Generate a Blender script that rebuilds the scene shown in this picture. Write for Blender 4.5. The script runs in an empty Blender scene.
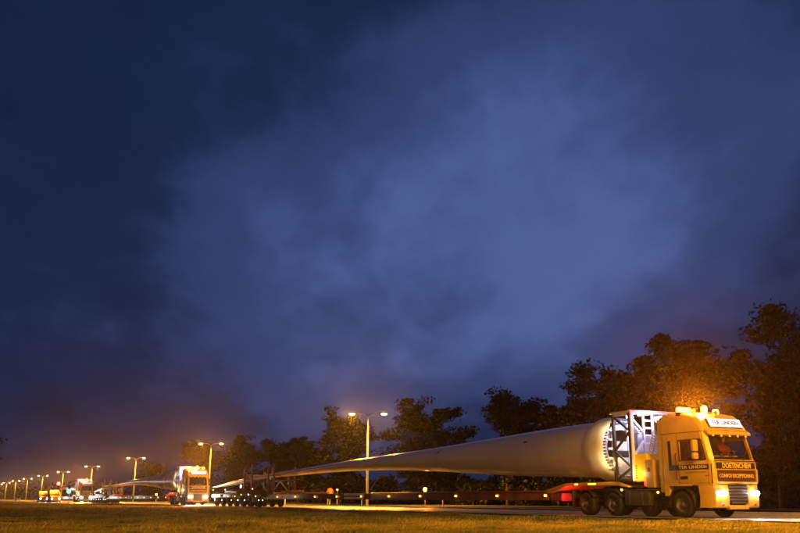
import bpy, bmesh, math, random
import numpy as np
from mathutils import Vector, Matrix

S = bpy.context.scene
COL = S.collection
rad = math.radians
random.seed(7)
rng = np.random.default_rng(7)

# ------------------------------------------------------------------ camera
cam_d = bpy.data.cameras.new('camera')
cam = bpy.data.objects.new('camera', cam_d); COL.objects.link(cam)
cam.location = (0, 0, .75)
cam.rotation_euler = (rad(90 + 14.45), 0, 0)
cam_d.sensor_width = 36; cam_d.lens = 40.5
cam_d.clip_start = .1; cam_d.clip_end = 6000
cam_d.dof.use_dof = True; cam_d.dof.focus_distance = 39; cam_d.dof.aperture_fstop = 1.3
S.camera = cam

# ------------------------------------------------------------------ sky (late dusk under a cloud deck)
W = bpy.data.worlds.new('World'); S.world = W; W.use_nodes = True
nt = W.node_tree; nt.nodes.clear()
N = nt.nodes.new; LK = nt.links.new
def math_n(op, a, b=None, c=None, tree=None):
    t = tree or nt
    n = t.nodes.new('ShaderNodeMath'); n.operation = op
    for i, v in enumerate((a, b, c)):
        if v is None: continue
        if isinstance(v, (int, float)): n.inputs[i].default_value = v
        else: t.links.new(v, n.inputs[i])
    return n.outputs[0]
tc = N('ShaderNodeTexCoord'); sep = N('ShaderNodeSeparateXYZ'); LK(tc.outputs['Generated'], sep.inputs[0])
dx, dy, dz = sep.outputs
den = math_n('ADD', math_n('MAXIMUM', dz, 0.0), .38)
cmb = N('ShaderNodeCombineXYZ'); LK(math_n('DIVIDE', dx, den), cmb.inputs[0]); LK(math_n('DIVIDE', dy, den), cmb.inputs[1])
def noise(scale, detail, rough, dist, off, rot=0.0, sc=(1, 1, 1)):
    mp = N('ShaderNodeMapping'); mp.inputs['Location'].default_value = off; mp.inputs['Rotation'].default_value = (0, 0, rot)
    mp.inputs['Scale'].default_value = sc
    LK(cmb.outputs[0], mp.inputs[0])
    n = N('ShaderNodeTexNoise'); n.inputs['Scale'].default_value = scale; n.inputs['Detail'].default_value = detail
    n.inputs['Roughness'].default_value = rough; n.inputs['Distortion'].default_value = dist
    LK(mp.outputs[0], n.inputs['Vector']); return n.outputs['Fac']
n1 = noise(1.9, 3, .45, .5, (3.1, 1.7, 0), .6, (1.0, .8, 1))
n2 = noise(5.0, 5, .5, .6, (7.3, 2.2, 0), .9, (1.0, .7, 1))
# the thinner part of the cloud deck, ahead and a little right
def dotdir(px, py):
    t = rad(14.45); f = 900.
    x, u = (px - 400) / f, (266.5 - py) / f
    v = Vector((x, math.cos(t) - u * math.sin(t), math.sin(t) + u * math.cos(t))).normalized()
    d = N('ShaderNodeVectorMath'); d.operation = 'DOT_PRODUCT'
    LK(tc.outputs['Generated'], d.inputs[0]); d.inputs[1].default_value = v
    return d.outputs['Value']
def glow(px, py, cosout):
    m = N('ShaderNodeMapRange'); m.interpolation_type = 'SMOOTHSTEP'
    LK(dotdir(px, py), m.inputs[0]); m.inputs[1].default_value = cosout; m.inputs[2].default_value = 1.0
    return m.outputs[0]
SKY_BASE = .26
val = SKY_BASE
for gx, gy, gr, ga in ((615, 185, 20, .25), (450, 270, 20, .33), (255, 315, 15, .22), (420, 60, 24, .12)):
    val = math_n('ADD', val, math_n('MULTIPLY', glow(gx, gy, math.cos(rad(gr))), ga))
val = math_n('ADD', val, math_n('MULTIPLY', math_n('SUBTRACT', n1, .5), .72))
val = math_n('ADD', val, math_n('MULTIPLY', math_n('SUBTRACT', n2, .5), .30))
n3 = noise(15., 4, .55, .3, (1.3, 5.2, 0), .9, (1.0, .7, 1))
val = math_n('ADD', val, math_n('MULTIPLY', math_n('SUBTRACT', n3, .5), .20))
lowm = N('ShaderNodeMapRange'); lowm.interpolation_type = 'SMOOTHSTEP'; LK(dz, lowm.inputs[0]); lowm.inputs[1].default_value = -.02; lowm.inputs[2].default_value = .30
lowm.inputs[3].default_value = .12; lowm.inputs[4].default_value = 0.
val = math_n('SUBTRACT', val, lowm.outputs[0])
rmp = N('ShaderNodeValToRGB'); LK(val, rmp.inputs[0])
cr = rmp.color_ramp; cr.interpolation = 'EASE'
cr.elements[0].position = 0; cr.elements[0].color = (.0040, .0082, .0235, 1)
cr.elements[1].position = 1; cr.elements[1].color = (.078, .119, .315, 1)
e = cr.elements.new(.35); e.color = (.0100, .0190, .060, 1)
e = cr.elements.new(.65); e.color = (.031, .052, .155, 1)
bg = N('ShaderNodeBackground'); LK(rmp.outputs[0], bg.inputs[0]); bg.inputs[1].default_value = 1.0
wo = N('ShaderNodeOutputWorld'); LK(bg.outputs[0], wo.inputs[0])

S.view_settings.view_transform = 'Standard'; S.view_settings.look = 'None'
S.view_settings.exposure = 0.0; S.view_settings.gamma = 1.0
S.render.engine = 'CYCLES'
cy = S.cycles
cy.use_denoising = True
cy.max_bounces = 6; cy.diffuse_bounces = 2; cy.glossy_bounces = 3; cy.transmission_bounces = 4
cy.transparent_max_bounces = 12; cy.volume_bounces = 0
cy.sample_clamp_indirect = 3.0; cy.sample_clamp_direct = 0
cy.use_light_tree = True
cy.caustics_reflective = False; cy.caustics_refractive = False

SODIUM = (1.0, .385, .028)
AMBER = (1.0, .235, .008)
K_LAMP = 34000.0        # each street lamp head
K_NEAR = 16500.0
HAZE = .000048

# ------------------------------------------------------------------ the road's own frame
DIR = Vector((.456, -.890, 0)); NRM = Vector((.890, .456, 0)); P0 = Vector((12.0, 36.3, 0))
HEAD = math.atan2(-.890, .456)
def R(s, v, z=0.0):
    """s metres back along the road from the first truck's nose, v metres across it from that truck's near side"""
    return P0 - DIR * s + NRM * v + Vector((0, 0, z))
def SV(X, Y):
    q = Vector((X, Y, 0)) - P0
    return -q.dot(DIR), q.dot(NRM)
def from_px(px, v):
    lo, hi = -30., 900.
    for _ in range(60):
        m = (lo + hi) / 2; p = R(m, v)
        if 400 + 929 * p.x / p.y > px: lo = m
        else: hi = m
    return lo

# ------------------------------------------------------------------ materials
MATS = {}
def mat(name, col, rough=.5, metal=0., var=.12, vscale=3., bump=0., bscale=40., emit=None, es=0., coat=0., spec=.5):
    if name in MATS: return MATS[name]
    m = bpy.data.materials.new(name); m.use_nodes = True; t = m.node_tree
    b = t.nodes['Principled BSDF']
    b.inputs['Roughness'].default_value = rough; b.inputs['Metallic'].default_value = metal
    b.inputs['Specular IOR Level'].default_value = spec
    b.inputs['Coat Weight'].default_value = coat
    o = t.nodes.new('ShaderNodeTexCoord')
    if var > 0:
        n = t.nodes.new('ShaderNodeTexNoise'); n.inputs['Scale'].default_value = vscale; n.inputs['Detail'].default_value = 5
        t.links.new(o.outputs['Object'], n.inputs['Vector'])
        r = t.nodes.new('ShaderNodeValToRGB'); t.links.new(n.outputs['Fac'], r.inputs[0])
        lo = tuple(c * (1 - var) for c in col); hi = tuple(min(1, c * (1 + var)) for c in col)
        r.color_ramp.elements[0].position = .3; r.color_ramp.elements[0].color = (*lo, 1)
        r.color_ramp.elements[1].position = .7; r.color_ramp.elements[1].color = (*hi, 1)
        t.links.new(r.outputs[0], b.inputs['Base Color'])
        rr = t.nodes.new('ShaderNodeMapRange'); t.links.new(n.outputs['Fac'], rr.inputs[0])
        rr.inputs[1].default_value = .3; rr.inputs[2].default_value = .7
        rr.inputs[3].default_value = max(.03, rough - .08); rr.inputs[4].default_value = min(1, rough + .1)
        t.links.new(rr.outputs[0], b.inputs['Roughness'])
    else:
        b.inputs['Base Color'].default_value = (*col, 1)
    if bump > 0:
        n = t.nodes.new('ShaderNodeTexNoise'); n.inputs['Scale'].default_value = bscale; n.inputs['Detail'].default_value = 6
        t.links.new(o.outputs['Object'], n.inputs['Vector'])
        bp = t.nodes.new('ShaderNodeBump'); bp.inputs['Strength'].default_value = bump; bp.inputs['Distance'].default_value = .02
        t.links.new(n.outputs['Fac'], bp.inputs['Height']); t.links.new(bp.outputs[0], b.inputs['Normal'])
    if emit:
        b.inputs['Emission Color'].default_value = (*emit, 1); b.inputs['Emission Strength'].default_value = es
        m.cycles.emission_sampling = 'NONE'
    MATS[name] = m; return m
def glassmat(name, tint=(.55, .6, .62), mixf=.18):
    m = bpy.data.materials.new(name); m.use_nodes = True; t = m.node_tree; t.nodes.clear()
    tr = t.nodes.new('ShaderNodeBsdfTransparent'); tr.inputs[0].default_value = (*tint, 1)
    gl = t.nodes.new('ShaderNodeBsdfGlossy'); gl.inputs['Roughness'].default_value = .04
    lw = t.nodes.new('ShaderNodeFresnel'); lw.inputs[0].default_value = 1.5
    mx = t.nodes.new('ShaderNodeMixShader'); gm = t.nodes.new('ShaderNodeNewGeometry'); inv = math_n('SUBTRACT', 1.0, gm.outputs['Backfacing'], tree=t)
    t.links.new(math_n('MULTIPLY', lw.outputs[0], inv, tree=t), mx.inputs[0])
    t.links.new(tr.outputs[0], mx.inputs[1]); t.links.new(gl.outputs[0], mx.inputs[2])
    o = t.nodes.new('ShaderNodeOutputMaterial'); t.links.new(mx.outputs[0], o.inputs[0]); return m

PAINT = mat('cab_paint', (.60, .40, .075), .32, var=.10, vscale=2.2, coat=.3)
NAVY = mat('navy_paint', (.020, .024, .06), .35, var=.1)
BLACK = mat('black_plastic', (.018, .018, .02), .55, var=.2, bump=.15)
RUBBER = mat('tyre_rubber', (.016, .016, .016), .8, var=.3, vscale=8, bump=.3)
STEEL = mat('dull_steel', (.22, .22, .23), .42, .7, var=.2)
RIM = mat('rim_steel', (.15, .14, .13), .45, .4, var=.15, vscale=6)
CHASSIS = mat('chassis_steel', (.055, .05, .05), .55, .2, var=.3)
SHADESTEEL = mat('shaded_frame_steel', (.05, .035, .035), .5, .2, var=.3)  # frame steel darkened in colour so the near truss reads unlit
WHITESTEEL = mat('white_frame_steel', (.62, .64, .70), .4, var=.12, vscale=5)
REDPAINT = mat('red_trailer_paint', (.17, .07, .04), .45, var=.3, vscale=2.2)
YELLOW = mat('yellow_paint', (.80, .50, .05), .4, var=.12)
GLASS = glassmat('window_glass', (.78, .8, .82))
BLADE = mat('blade_gelcoat', (.66, .65, .63), .30, var=.05, vscale=.3, coat=.25)
COLLAR = mat('root_collar_wrap', (.74, .72, .66), .4, var=.08, vscale=2)
GALV = mat('galvanised_pole', (.48, .48, .47), .38, .35, var=.12, vscale=4)
HEADCASE = mat('lamp_head_case', (.35, .35, .35), .5, var=.1)
E_SOD = mat('sodium_lens', (.8, .6, .3), .3, var=0, emit=(1, .60, .16), es=30)
E_HEAD = mat('headlight_lens', (.9, .9, .9), .1, var=0, emit=(.93, .97, 1), es=140)
E_AMB = mat('beacon_lens', (.9, .4, .05), .2, var=0, emit=(1, .34, .03), es=22)
E_MARK = mat('marker_lens', (.9, .5, .1), .2, var=0, emit=(1, .46, .05), es=5)
E_WHITE = mat('white_lamp_lens', (.9, .9, .9), .2, var=0, emit=(.80, .88, 1), es=14)
E_RED = mat('red_lamp_lens', (.6, .03, .02), .2, var=0, emit=(1, .04, .03), es=6)
E_GREEN = mat('green_signal_lens', (.02, .5, .3), .2, var=0, emit=(.02, 1, .45), es=22)
E_REDS = mat('red_signal_lens', (.6, .03, .02), .2, var=0, emit=(1, .05, .04), es=22)
E_BOX = mat('light_box_panel', (.8, .85, .9), .3, var=0, emit=(.50, .70, 1), es=1.3)
LETBLUE = mat('sign_blue', (.02, .05, .22), .4, var=0)
LETYEL = mat('sign_yellow', (.85, .58, .10), .5, var=.05)
BOARD = mat('sign_board', (.06, .022, .015), .5, var=.2)
PALE = mat('scuffed_white_board', (.80, .76, .70), .5, var=.3, vscale=9)

# ------------------------------------------------------------------ mesh helpers
class MB:
    def __init__(self): self.bm = bmesh.new(); self.mi = 0
    def _fin(self, before):
        for f in self.bm.faces:
            if f.index == -1 or f not in before: pass
    def box(self, x0, x1, y0, y1, z0, z1, bev=0., M=None):
        b = bmesh.new()
        bmesh.ops.create_cube(b, size=1, matrix=Matrix.Translation(((x0+x1)/2, (y0+y1)/2, (z0+z1)/2)) @ Matrix.Diagonal((abs(x1-x0), abs(y1-y0), abs(z1-z0), 1)))
        if bev > 0: bmesh.ops.bevel(b, geom=list(b.edges), offset=bev, segments=2, affect='EDGES', profile=.6)
        return self._add(b, M)
    def _add(self, b, M=None):
        if M is not None: b.transform(M)
        for f in b.faces: f.material_index = self.mi
        me = bpy.data.meshes.new('tmp'); b.to_mesh(me); b.free()
        self.bm.from_mesh(me); bpy.data.meshes.remove(me); return self
    def tube(self, a, b_, r, r2=None, n=10, cap=True):
        a, b_ = Vector(a), Vector(b_); d = b_ - a; L = d.length
        if L < 1e-6: return self
        b = bmesh.new()
        bmesh.ops.create_cone(b, cap_ends=cap, segments=n, radius1=r, radius2=r if r2 is None else r2, depth=L)
        return self._add(b, Matrix.Translation((a + b_) / 2) @ d.to_track_quat('Z', 'Y').to_matrix().to_4x4())
    def bar(self, a, b_, w, h=None):
        """square section bar between two points"""
        a, b_ = Vector(a), Vector(b_); d = b_ - a; L = d.length
        b = bmesh.new(); bmesh.ops.create_cube(b, size=1, matrix=Matrix.Diagonal((w, h or w, L, 1)))
        up = 'Y'
        return self._add(b, Matrix.Translation((a + b_) / 2) @ d.to_track_quat('Z', up).to_matrix().to_4x4())
    def path(self, pts, r, n=8):
        for p, q in zip(pts[:-1], pts[1:]): self.tube(p, q, r, n=n)
        return self
    def ball(self, c, rx, ry=None, rz=None, u=12, v=8):
        b = bmesh.new(); bmesh.ops.create_uvsphere(b, u_segments=u, v_segments=v, radius=1)
        return self._add(b, Matrix.Translation(c) @ Matrix.Diagonal((rx, ry or rx, rz or rx, 1)))
    def lathe(self, prof, M, n=28, close=False):
        """prof: list of (r, h); axis = local Z, then M"""
        b = bmesh.new(); rings = []
        for r, h in prof:
            rings.append([b.verts.new((r * math.cos(2*math.pi*i/n), r * math.sin(2*math.pi*i/n), h)) for i in range(n)])
        prs = list(zip(rings[:-1], rings[1:])) + ([(rings[-1], rings[0])] if close else [])
        for p, q in prs:
            for i in range(n): b.faces.new((p[i], p[(i+1) % n], q[(i+1) % n], q[i]))
        bmesh.ops.recalc_face_normals(b, faces=b.faces); return self._add(b, M)
    def loft(self, rings, cap=True):
        b = bmesh.new(); vs = [[b.verts.new(p) for p in r] for r in rings]; n = len(rings[0])
        for p, q in zip(vs[:-1], vs[1:]):
            for i in range(n): b.faces.new((p[i], p[(i+1) % n], q[(i+1) % n], q[i]))
        if cap:
            b.faces.new(list(reversed(vs[0]))); b.faces.new(vs[-1])
        bmesh.ops.recalc_face_normals(b, faces=b.faces); return self._add(b)
    def prism(self, poly, y0, y1, bev=0.):
        """poly: (x,z) outline, extruded along y"""
        b = bmesh.new()
        a = [b.verts.new((x, y0, z)) for x, z in poly]; c = [b.verts.new((x, y1, z)) for x, z in poly]; n = len(poly)
        for i in range(n): b.faces.new((a[i], a[(i+1) % n], c[(i+1) % n], c[i]))
        b.faces.new(list(reversed(a))); b.faces.new(c)
        bmesh.ops.recalc_face_normals(b, faces=b.faces)
        if bev > 0: bmesh.ops.bevel(b, geom=list(b.edges), offset=bev, segments=2, affect='EDGES', profile=.6)
        return self._add(b)
    def build(self, name, m, parent=None, smooth=True, loc=None):
        me = bpy.data.meshes.new(name); self.bm.to_mesh(me); self.bm.free()
        for mm in (m if isinstance(m, (list, tuple)) else [m]): me.materials.append(mm)
        if smooth:
            me.shade_smooth(); me.set_sharp_from_angle(angle=rad(35))
        return link(name, me, parent, loc)
def link(name, data, parent=None, loc=None):
    o = bpy.data.objects.new(name, data); COL.objects.link(o)
    if parent: o.parent = parent
    if loc is not None: o.location = loc
    return o
def tag(o, label, cat, group=None, kind=None):
    if label: o['label'] = label
    if cat: o['category'] = cat
    if group: o['group'] = group
    if kind: o['kind'] = kind
    return o
def thing(name, label, cat, loc=(0, 0, 0), rz=0., group=None):
    o = bpy.data.objects.new(name, None); COL.objects.link(o); o.empty_display_size = .3
    o.location = loc; o.rotation_euler = (0, 0, rz); return tag(o, label, cat, group)
def copy_tree(o, parent=None):
    c = o.copy(); COL.objects.link(c)
    if parent: c.parent = parent
    for ch in list(o.children): copy_tree(ch, c)
    return c
def text(name, s, size, m, parent, loc, face, width=None, depth=.006, bold=.0):
    cu = bpy.data.curves.new(name, 'FONT'); cu.body = s; cu.size = size; cu.extrude = depth; cu.align_x = 'CENTER'; cu.align_y = 'CENTER'
    cu.offset = bold; cu.resolution_u = 3
    o = bpy.data.objects.new(name, cu); COL.objects.link(o)
    dg = bpy.context.evaluated_depsgraph_get()
    me = bpy.data.meshes.new_from_object(o.evaluated_get(dg)); bpy.data.objects.remove(o); bpy.data.curves.remove(cu)
    xs = [v.co.x for v in me.vertices]; w = max(xs) - min(xs)
    sx = (width / w) if width else 1.
    if face == 'front': Mx = Matrix(((0, 0, 1, 0), (1, 0, 0, 0), (0, 1, 0, 0), (0, 0, 0, 1)))
    else: Mx = Matrix(((1, 0, 0, 0), (0, 0, -1, 0), (0, 1, 0, 0), (0, 0, 0, 1)))
    if not isinstance(face, str): Mx = face
    me.transform(Matrix.Translation(loc) @ Mx @ Matrix.Diagonal((sx, 1, 1, 1)))
    me.materials.clear(); me.materials.append(m); me.name = name
    return link(name, me, parent)
def lamp(name, kind, power, col, parent, loc, size=.1, aim=None, cone=160, blend=.3):
    d = bpy.data.lights.new(name, kind); d.energy = power; d.color = col; d.shadow_soft_size = size
    if kind == 'SPOT': d.spot_size = rad(cone); d.spot_blend = blend
    o = link(name, d, parent, loc)
    if aim is not None: o.rotation_euler = Vector(aim).to_track_quat('-Z', 'Y').to_euler()
    return o

# ------------------------------------------------------------------ ground, roads
def vnoise(x, y, sc, seed):
    r = np.random.default_rng(seed); g = r.random((128, 128))
    x = x / sc + 1000.; y = y / sc + 1000.
    xi = np.floor(x).astype(int); yi = np.floor(y).astype(int); fx = x - xi; fy = y - yi
    fx = fx*fx*(3-2*fx); fy = fy*fy*(3-2*fy)
    a = g[xi % 128, yi % 128]; b = g[(xi+1) % 128, yi % 128]; c = g[xi % 128, (yi+1) % 128]; d = g[(xi+1) % 128, (yi+1) % 128]
    return (a*(1-fx)+b*fx)*(1-fy) + (c*(1-fx)+d*fx)*fy
NEAR_EDGE = -1.3
def ground_z(s, v):
    z = np.full_like(s, -.05)
    k = np.clip((-v + NEAR_EDGE - .15) / 1.5, 0, 1) * np.clip((90 - np.abs(v)) / 30, 0, 1)
    b = (vnoise(s, v, 1.1, 1) - .5) * .11 + (vnoise(s, v, 3.7, 2) - .5) * .16 + (vnoise(s, v, .45, 3) - .5) * .05
    z = z + k * (b - .02)
    k2 = np.clip((v - 30.8) / 3, 0, 1) * np.clip((200 - v) / 80, 0, 1)
    z = z + k2 * ((vnoise(s, v, 6., 4) - .5) * .3)
    return z
def axis(segs):
    out = []
    for a, b, n in segs: out += list(np.linspace(a, b, n, endpoint=False))
    return np.array(out + [segs[-1][1]])
ss = axis([(-2500, -60, 10), (-60, -20, 40), (-20, 60, 230), (60, 160, 120), (160, 900, 60), (900, 3500, 12)])
vs = axis([(-2500, -80, 10), (-80, -40, 30), (-40, -1.3, 130), (-1.3, 31, 14), (31, 90, 25), (90, 2500, 12)])
def sheet(name, ss, vs, zf, m, kind='structure'):
    s2, v2 = np.meshgrid(ss, vs, indexing='ij'); z = zf(s2, v2)
    X = P0.x - DIR.x * s2 + NRM.x * v2; Y = P0.y - DIR.y * s2 + NRM.y * v2
    co = np.stack([X, Y, z], -1).reshape(-1, 3); n, k = len(ss), len(vs)
    idx = np.arange(n * k).reshape(n, k)
    f = np.stack([idx[:-1, :-1], idx[:-1, 1:], idx[1:, 1:], idx[1:, :-1]], -1).reshape(-1, 4)
    me = bpy.data.meshes.new(name); me.from_pydata(co.tolist(), [], f[:, ::-1].tolist()); me.materials.append(m)
    me.shade_smooth(); me.update()
    if me.polygons[0].normal.z < 0: me.flip_normals()
    o = link(name, me); o['kind'] = kind; return o
def groundmat():
    m = mat('meadow_soil', (.085, .070, .028), .9, var=.45, vscale=1.6, bump=.6, bscale=9., spec=.2); return m
sheet('ground', ss, vs, ground_z, groundmat())
def asphalt(name, base, rough):
    m = mat(name, base, rough, var=.25, vscale=.9, bump=.35, bscale=60., spec=.5); return m
ROADM = asphalt('asphalt', (.20, .19, .17), .5)
rs = axis([(-300, -20, 8), (-20, 120, 10), (120, 1600, 30)])
sheet('near_carriageway', rs, np.array([NEAR_EDGE, 3.4, 9.4]), lambda s, v: 0*s, ROADM)
sheet('far_carriageway', rs, np.array([21.5, 26., 30.5]), lambda s, v: 0*s, ROADM)
sheet('layby', axis([(120, 700, 20)]), np.array([-7.5, -4., NEAR_EDGE + .001]), lambda s, v: 0*s - .001, ROADM)
WHITEP = mat('road_paint', (.55, .54, .50), .55, var=.25, vscale=4)
def strip(s0, s1, v0, v1, z=.004):
    a = [R(s0, v0, z), R(s0, v1, z), R(s1, v1, z), R(s1, v0, z)]; return a
def strips(name, lst):
    vtx, fc = [], []
    for q in lst:
        b = len(vtx); vtx += [tuple(p) for p in q]; fc.append((b, b+1, b+2, b+3))
    me = bpy.data.meshes.new(name); me.from_pydata(vtx, [], fc); me.materials.append(WHITEP); me.update()
    if me.polygons[0].normal.z < 0: me.flip_normals()
    o = link(name, me); o['kind'] = 'structure'
strips('edge_line', [strip(-300, 1500, -.95, -.8), strip(-300, 1500, 8.7, 8.85), strip(-300, 1500, 22.0, 22.15), strip(-300, 1500, 30, 30.15)])
strips('lane_dash', [strip(s, s + 3, v, v + .12) for v in (3.6, 26.0) for s in range(-96, 600, 12)])
# kerb stones along the near edge of the median
KERBM = mat('kerb_concrete', (.30, .29, .27), .8, var=.2, bump=.3)
mb = MB(); mb.box(-600, 40, -.09, .09, -.2, .10, .02)
kb = mb.build('kerb', KERBM, loc=R(0, 9.55)); kb.rotation_euler.z = HEAD; kb['kind'] = 'structure'

# ------------------------------------------------------------------ street lamps
def lamp_parts(root, back=False):
    """double armed pole; arms along local x"""
    mb = MB(); mb.tube((0, 0, -.1), (0, 0, 5), .13, .105, 14).tube((0, 0, 5), (0, 0, 9.45), .105, .075, 14)
    mb.box(-.2, .2, -.2, .2, -.06, .03, .01); mb.build('pole', GALV, root)
    mb = MB(); mb.box(-.075, .075, -.145, -.11, .8, 1.3, .008); mb.build('service_hatch', HEADCASE, root)
    for sx in (-1, 1):
        pts = [Vector((0, 0, 9.4))]
        for i in range(1, 9):
            a = i / 8 * math.pi / 2
            pts.append(Vector((sx * (.75 * (1 - math.cos(a))), 0, 9.4 + .62 * math.sin(a))))
        pts.append(Vector((sx * 1.35, 0, 10.10)))
        mb = MB(); mb.path(pts, .045); mb.build('arm', GALV, root)
        ring = []
        for x, hw, zt, zb in ((1.25, .07, 10.15, 10.04), (1.45, .15, 10.24, 10.02), (1.85, .19, 10.25, 10.00), (2.1, .16, 10.20, 10.00), (2.2, .08, 10.14, 10.02)):
            ring.append([(sx * x, hw * math.cos(t), (zt + zb) / 2 + (zt - zb) / 2 * math.sin(t)) for t in [2*math.pi*i/12 for i in range(12)]])
        mb = MB(); mb.loft(ring); hd = mb.build('lamp_head', HEADCASE, root)
        mb = MB(); mb.ball((sx * 1.82, 0, 9.98), .32, .18, .13); mb.build('lens', E_SOD, hd)
        lamp('lamp_light', 'SPOT', K_LAMP * (1.3 if sx < 0 else .7), SODIUM, root, (sx * 1.82, 0, 9.80), .12, (-.50, -.42, -.75) if sx < 0 else (.12, -.40, -.9), 168 if sx < 0 else 164, .35)
LAMP_ORD = ['the closest and tallest double armed street lamp, behind the long blade', 'double armed street lamp just right of the second truck, behind the first rear tower',
            'double armed street lamp between the second and third trucks, left of the small tree', 'double armed street lamp rising just above the third truck',
            'double armed street lamp right behind the green traffic signal', 'double armed street lamp over the amber escort vans', 'double armed street lamp left of the amber escort vans',
            'double armed street lamp above the small white car', 'third farthest double armed street lamp at the left edge', 'faint double armed street lamp at the far left edge']
lamp0 = thing('street_lamp', LAMP_ORD[0], 'street lamp', (-3.6, 102, -.05), 0, 'lit street lamps along the median')
lamp_parts(lamp0)
for k in range(1, 10):
    o = copy_tree(lamp0); o.location = (-3.6 - 29.2*k, 102 + 57*k, -.05); o['label'] = LAMP_ORD[k]
for k, lab in ((-1, 'street lamp of the median row just past the right edge, beside the front truck'), (-2, 'street lamp of the median row right of and behind the camera')):
    o = copy_tree(lamp0); o.location = (-3.6 - 29.2*k, 102 + 57*k, -.05); o['label'] = lab
    for ch in o.children:
        if ch.type == 'LIGHT': ch.data = ch.data.copy(); ch.data.energy = 4500.
o = copy_tree(lamp0); o.location = R(-16, -5.4, -.1); o['label'] = 'street lamp on the near verge ahead of the first truck, past the right edge'
o.rotation_euler.z = HEAD + rad(90)
o2 = copy_tree(lamp0); o2.location = (-25, -28, -.1); o2['label'] = 'unseen street lamp added behind the camera to warm the blade side'  # unseen lamp, added for warm light on the blade and cab
for q, kk in ((o, K_NEAR), (o2, 25000.)):
    for ch in q.children:
        if ch.type == 'LIGHT':
            ch.data = bpy.data.lights.new('lamp_light', 'SPOT' if kk == K_NEAR else 'POINT'); ch.data.energy = kk
            ch.rotation_euler = (0, 0, 0)
            if kk == K_NEAR: ch.data.spot_size = rad(156); ch.data.spot_blend = .12
            ch.data.color = (1, .42, .028); ch.data.shadow_soft_size = .14

# ------------------------------------------------------------------ haul truck (local x = heading, nose at x = 0, near side at y = -1.25)
def rrect(x0, x1, hw, r, z, n=5, rb=.03):
    """rounded plan outline; r = front corner radius, rb = rear"""
    p = []
    for cx, cy, rr, a0 in ((x1 - r, hw - r, r, 0), (x0 + rb, hw - rb, rb, 90), (x0 + rb, -hw + rb, rb, 180), (x1 - r, -hw + r, r, 270)):
        for i in range(n + 1):
            a = rad(a0 + 90 * i / n); p.append((cx + rr * math.cos(a), cy + rr * math.sin(a), z))
    return p
def wheel(parent, x, y, side, r=.52, w=.32, name='wheel', dish=.09):
    """side -1: outer face towards -y"""
    M = Matrix.Translation((x, y, r)) @ Matrix.Rotation(rad(90), 4, 'X')      # lathe axis z -> -y
    if side > 0: M = Matrix.Translation((x, y, r)) @ Matrix.Rotation(rad(-90), 4, 'X')
    h = w / 2
    mb = MB(); mb.lathe([(r*.56, -h*.9), (r*.80, -h), (r*.95, -h*.9), (r, -h*.6), (r, -h*.2), (r*.985, -h*.15), (r*.985, h*.15), (r, h*.2), (r, h*.6), (r*.95, h*.9), (r*.80, h), (r*.62, h*.95), (r*.56, h*.8)], M, 32, True)
    t = mb.build(name, RUBBER, parent)
    mb = MB(); mb.lathe([(r*.60, h*.93), (r*.56, h*.72), (r*.50, h*.4), (r*.36, h*.15), (r*.28, h*.5), (r*.17, h*.55), (r*.15, h*.95), (.001, h*1.0)], M, 24)
    for i in range(10):
        a = 2*math.pi*i/10; c = M @ Vector((r*.23*math.cos(a), r*.23*math.sin(a), h*.52)); d = M @ Vector((r*.23*math.cos(a), r*.23*math.sin(a), h*.72))
        mb.tube(c, d, .018, n=6)
    mb.build('rim', RIM, t); return t
def fender(parent, x, y0, y1, r=.60, a0=5, a1=175, zc=.52, m=None, th=.03):
    ring = []
    for i in range(13):
        a = rad(a0 + (a1 - a0) * i / 12); c, s = math.cos(a), math.sin(a)
        ring.append([(x + r*c, y0, zc + r*s), (x + r*c, y1, zc + r*s), (x + (r+th)*c, y1, zc + (r+th)*s), (x + (r+th)*c, y0, zc + (r+th)*s)])
    mb = MB(); mb.loft(ring); return mb.build('fender', m or BLACK, parent)

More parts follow.
